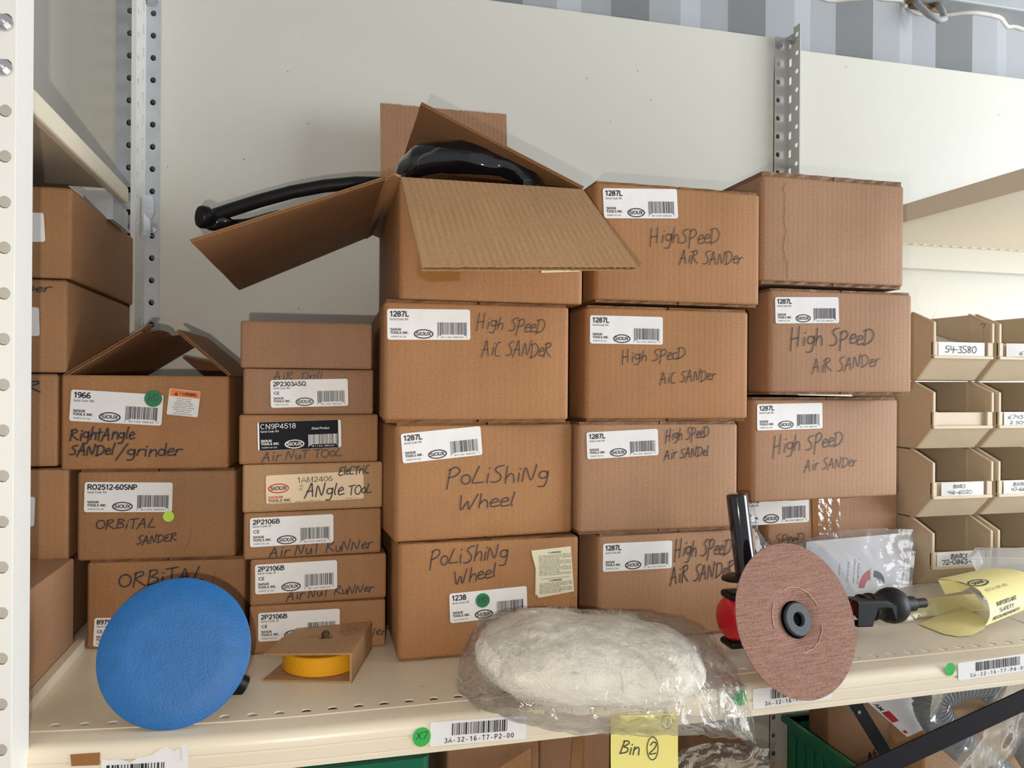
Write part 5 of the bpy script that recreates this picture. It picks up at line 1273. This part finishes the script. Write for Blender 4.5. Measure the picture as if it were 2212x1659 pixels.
mb.prism([p0, p1, p2_ + down * L2, p3 + down * L2], (0, .003, 0)); o = mb.build('board', M['kraft'], fx); o.color = TINTS['m']
# small green tub
g = at(868, 1655, Y=1.02); gt = thing('green_tub', 'small green tub with a pale lid below the barcode ending P2-00', 'tub', V(g.x, 1.04, ZL))
mb = MB(); 
def rr2(x0, x1, y0, y1, z, r=.014): 
    o = []
    for cx, cy, a in ((x1 - r, y1 - r, 0), (x0 + r, y1 - r, 90), (x0 + r, y0 + r, 180), (x1 - r, y0 + r, 270)):
        for k in range(5): t_ = math.radians(a + 22.5 * k); o.append((cx + r * math.cos(t_), cy + r * math.sin(t_), z))
    return o
gx = at(930, 1655, Y=1.02).x; zt2 = at(915, 1637, Y=1.02).z
mb.loops([rr2(gx - .17, gx - .01, 1.03, 1.20, Z0 + ZL), rr2(gx - .18, gx, 1.02, 1.21, zt2 - .004), rr2(gx - .18, gx, 1.02, 1.21, zt2)], 0, True, True, True); mb.build('tub', M['green_bin'], gt, 40)
mb = MB(); mb.box((gx - .16, 1.03, zt2 + .0005), (gx - .022, 1.19, zt2 + .004)); mb.build('pale_lid', M['galv'], gt, bevel=.002)
# big green tote
XG, ZG = .9275, -.338
hb_ = thing('green_bin', 'dark green open tote under the shelf, below the fibre disc', 'bin', V(1.08, 1.16, ZL))
mb = MB(); wg, y0, y1 = .33, 1.10, 1.375
for x0 in (XG, XG + wg - .004): mb.box(V(x0, y0, ZL), V(x0 + .004, y1, ZG))
mb.box(V(XG, y0, ZL), V(XG + wg, y1, ZL + .004)); mb.box(V(XG, y1 - .004, ZL), V(XG + wg, y1, ZG)); mb.box(V(XG, y0, ZL), V(XG + wg, y0 + .004, ZG))
for k in range(9): mb.box(V(XG - .004, y0 + .02 + k * .028, ZL), V(XG, y0 + .024 + k * .028, ZG - .03))
mb.build('bin_body', M['green_bin'], hb_, bevel=.001)
mb = MB(); mb.loops([[V(XG - o, y0 - o, z), V(XG + wg + o, y0 - o, z), V(XG + wg + o, y1 + o, z), V(XG - o, y1 + o, z)] for o, z in ((.004, ZG - .012), (.009, ZG - .012), (.009, ZG), (-.004, ZG), (-.004, ZG - .012))], 0, True, False, False)
mb.build('rolled_rim', M['green_bin'], hb_, bevel=.001)
x0 = at(1787, 1580, Y=1.305).x
db = carton('dark brown carton standing in the green tote behind the black cross braces', x0, 1.305, 0, .235, .06, ZL + .008, at(1900, 1480, Y=1.305).z - Z0, 'd', 'brown cartons under the shelf', flapgap=(.003, 0), hands=[('A-5', (1876, 1640), (1893, 1632), 14, .0022)])
cx_ = at(1995, 1640, Y=1.012).x
plainbox('tan carton behind the grey hoses at the lower right corner', cx_, cx_ + .34, 1.012, 1.09, at(2080, 1532, Y=1.012).z - Z0, 'l')
# cross braces
br = thing('cross_brace', 'broad black steel brace crossing below the shelf at lower right', 'brace', V(.80, .86, ZL))
a, b = at(1880, 1668, Y=.80), at(2260, 1492, Y=.80); dv = (b - a).normalized(); up = Vector((0, -1, 0)).cross(dv).normalized()
a2 = a - dv * .28; mb = MB(); mb.prism([a2 - up * .0135, b - up * .0135, b + up * .0135, a2 + up * .0135], (0, .003, 0)); mb.build('brace_bar', M['iron'], br, bevel=.0008)
br2 = thing('cross_brace', 'thin black steel brace slanting behind the broad one', 'brace', V(.80, .92, ZL))
a, b = at(1830, 1490, Y=.86), at(1922, 1640, Y=.83); dv = (b - a).normalized(); up = Vector((0, -1, 0)).cross(dv).normalized()
mb = MB(); mb.prism([a - up * .0085, b + dv * .22 - up * .0085, b + dv * .22 + up * .0085, a + up * .0085], (0, .002, 0)); mb.build('brace_bar', M['iron'], br2, bevel=.0005)
bolt(br2, at(1842, 1530, Y=.8625), r=.0045)
# bagged hoses
def spiral(label, px, Ys, r):
    t = thing('corrugated_hose', label, 'hose', tuple(at(*px[0], Y=Ys[0])), 0, 'grey corrugated hoses under the shelf')
    pts = [at(*p, Y=y) for p, y in zip(px, Ys)]; path, rr = [], []
    for i in range(len(pts) - 1):
        a, b, c, d = pts[max(i - 1, 0)], pts[i], pts[i + 1], pts[min(i + 2, len(pts) - 1)]
        for j in range(30):
            s = j / 30; path.append(.5 * (2 * b + (c - a) * s + (2 * a - 5 * b + 4 * c - d) * s * s + (3 * b - a - 3 * c + d) * s ** 3))
            rr.append(r * (1 + (.10 if (len(path) // 2) % 2 else -.02)))
    mb = MB(); mb.tube(path, rr, 20); mb.build('hose', M['hose'], t, 60)
spiral('grey corrugated hose curving down through the clear plastic below the leaflet', [(2215, 1458), (2130, 1466), (2060, 1478), (2012, 1512), (2030, 1562), (2082, 1612), (2150, 1672), (2250, 1740)], [.938, .936, .932, .928, .925, .922, .92, .92], .0225)
spiral('grey corrugated hose at the lower right corner behind the black brace', [(2130, 1480), (2185, 1520), (2200, 1580), (2240, 1650)], [.984, .984, .982, .98], .0215)
pk2 = thing('plastic_wrap', 'loose clear plastic wrapped round the hoses under the shelf', 'plastic', V(1.0, .97, ZL))
film_grid(lambda u, v: at(2010 + 260 * u - 10 * v, 1475 + 260 * v - 50 * u, Y=.872 + .02 * math.sin(u * 7 + v * 4)), 60, 50, M['wrap'], 'film', pk2, .007, 22)
wc = thing('document_sheet', 'white printed sheet slanting in the plastic under the shelf', 'document', V(.90, .98, ZL))
q = [at(1858, 1502, Y=.955), at(2000, 1470, Y=.975), at(2030, 1560, Y=.97), at(1960, 1592, Y=.95)]
mb = MB(); mb.prism(q, (0, .002, 0), 0); nrm = Vector((0, -1, 0))
fq = lambda x, y: (q[0] + (q[1] - q[0]) * x) * (1 - y) + (q[3] + (q[2] - q[3]) * x) * y + nrm * .0008
rect(mb, fq, .02, .42, .16, .66, 1); rect(mb, fq, .03, .86, .10, .93, 1); text(mb, lambda x, y: fq(.03 + y * 4, .22 + x * 4), 'AM 31', 0, 0, .02, 2)
mb.build('sheet', [M['doc'], M['red'], M['print']], wc)
dk = thing('dark_plastic', 'dark crinkled plastic below the shelf, right of the sticky note', 'plastic', V(.50, 1.0, ZL))
film_grid(lambda u, v: at(1460 + 200 * u, 1625 - 18 * math.sin(3 * u) + 120 * v, Y=1.0 + .02 * v), 30, 20, M['darkfilm'], 'film', dk, .006, 50)
dk2 = plainbox('dark brown carton under crinkled plastic, right of the sticky note', at(1470, 1659, Y=1.06).x, at(1640, 1659, Y=1.06).x, 1.06, 1.36, at(1550, 1640, Y=1.06).z - Z0, 'd')
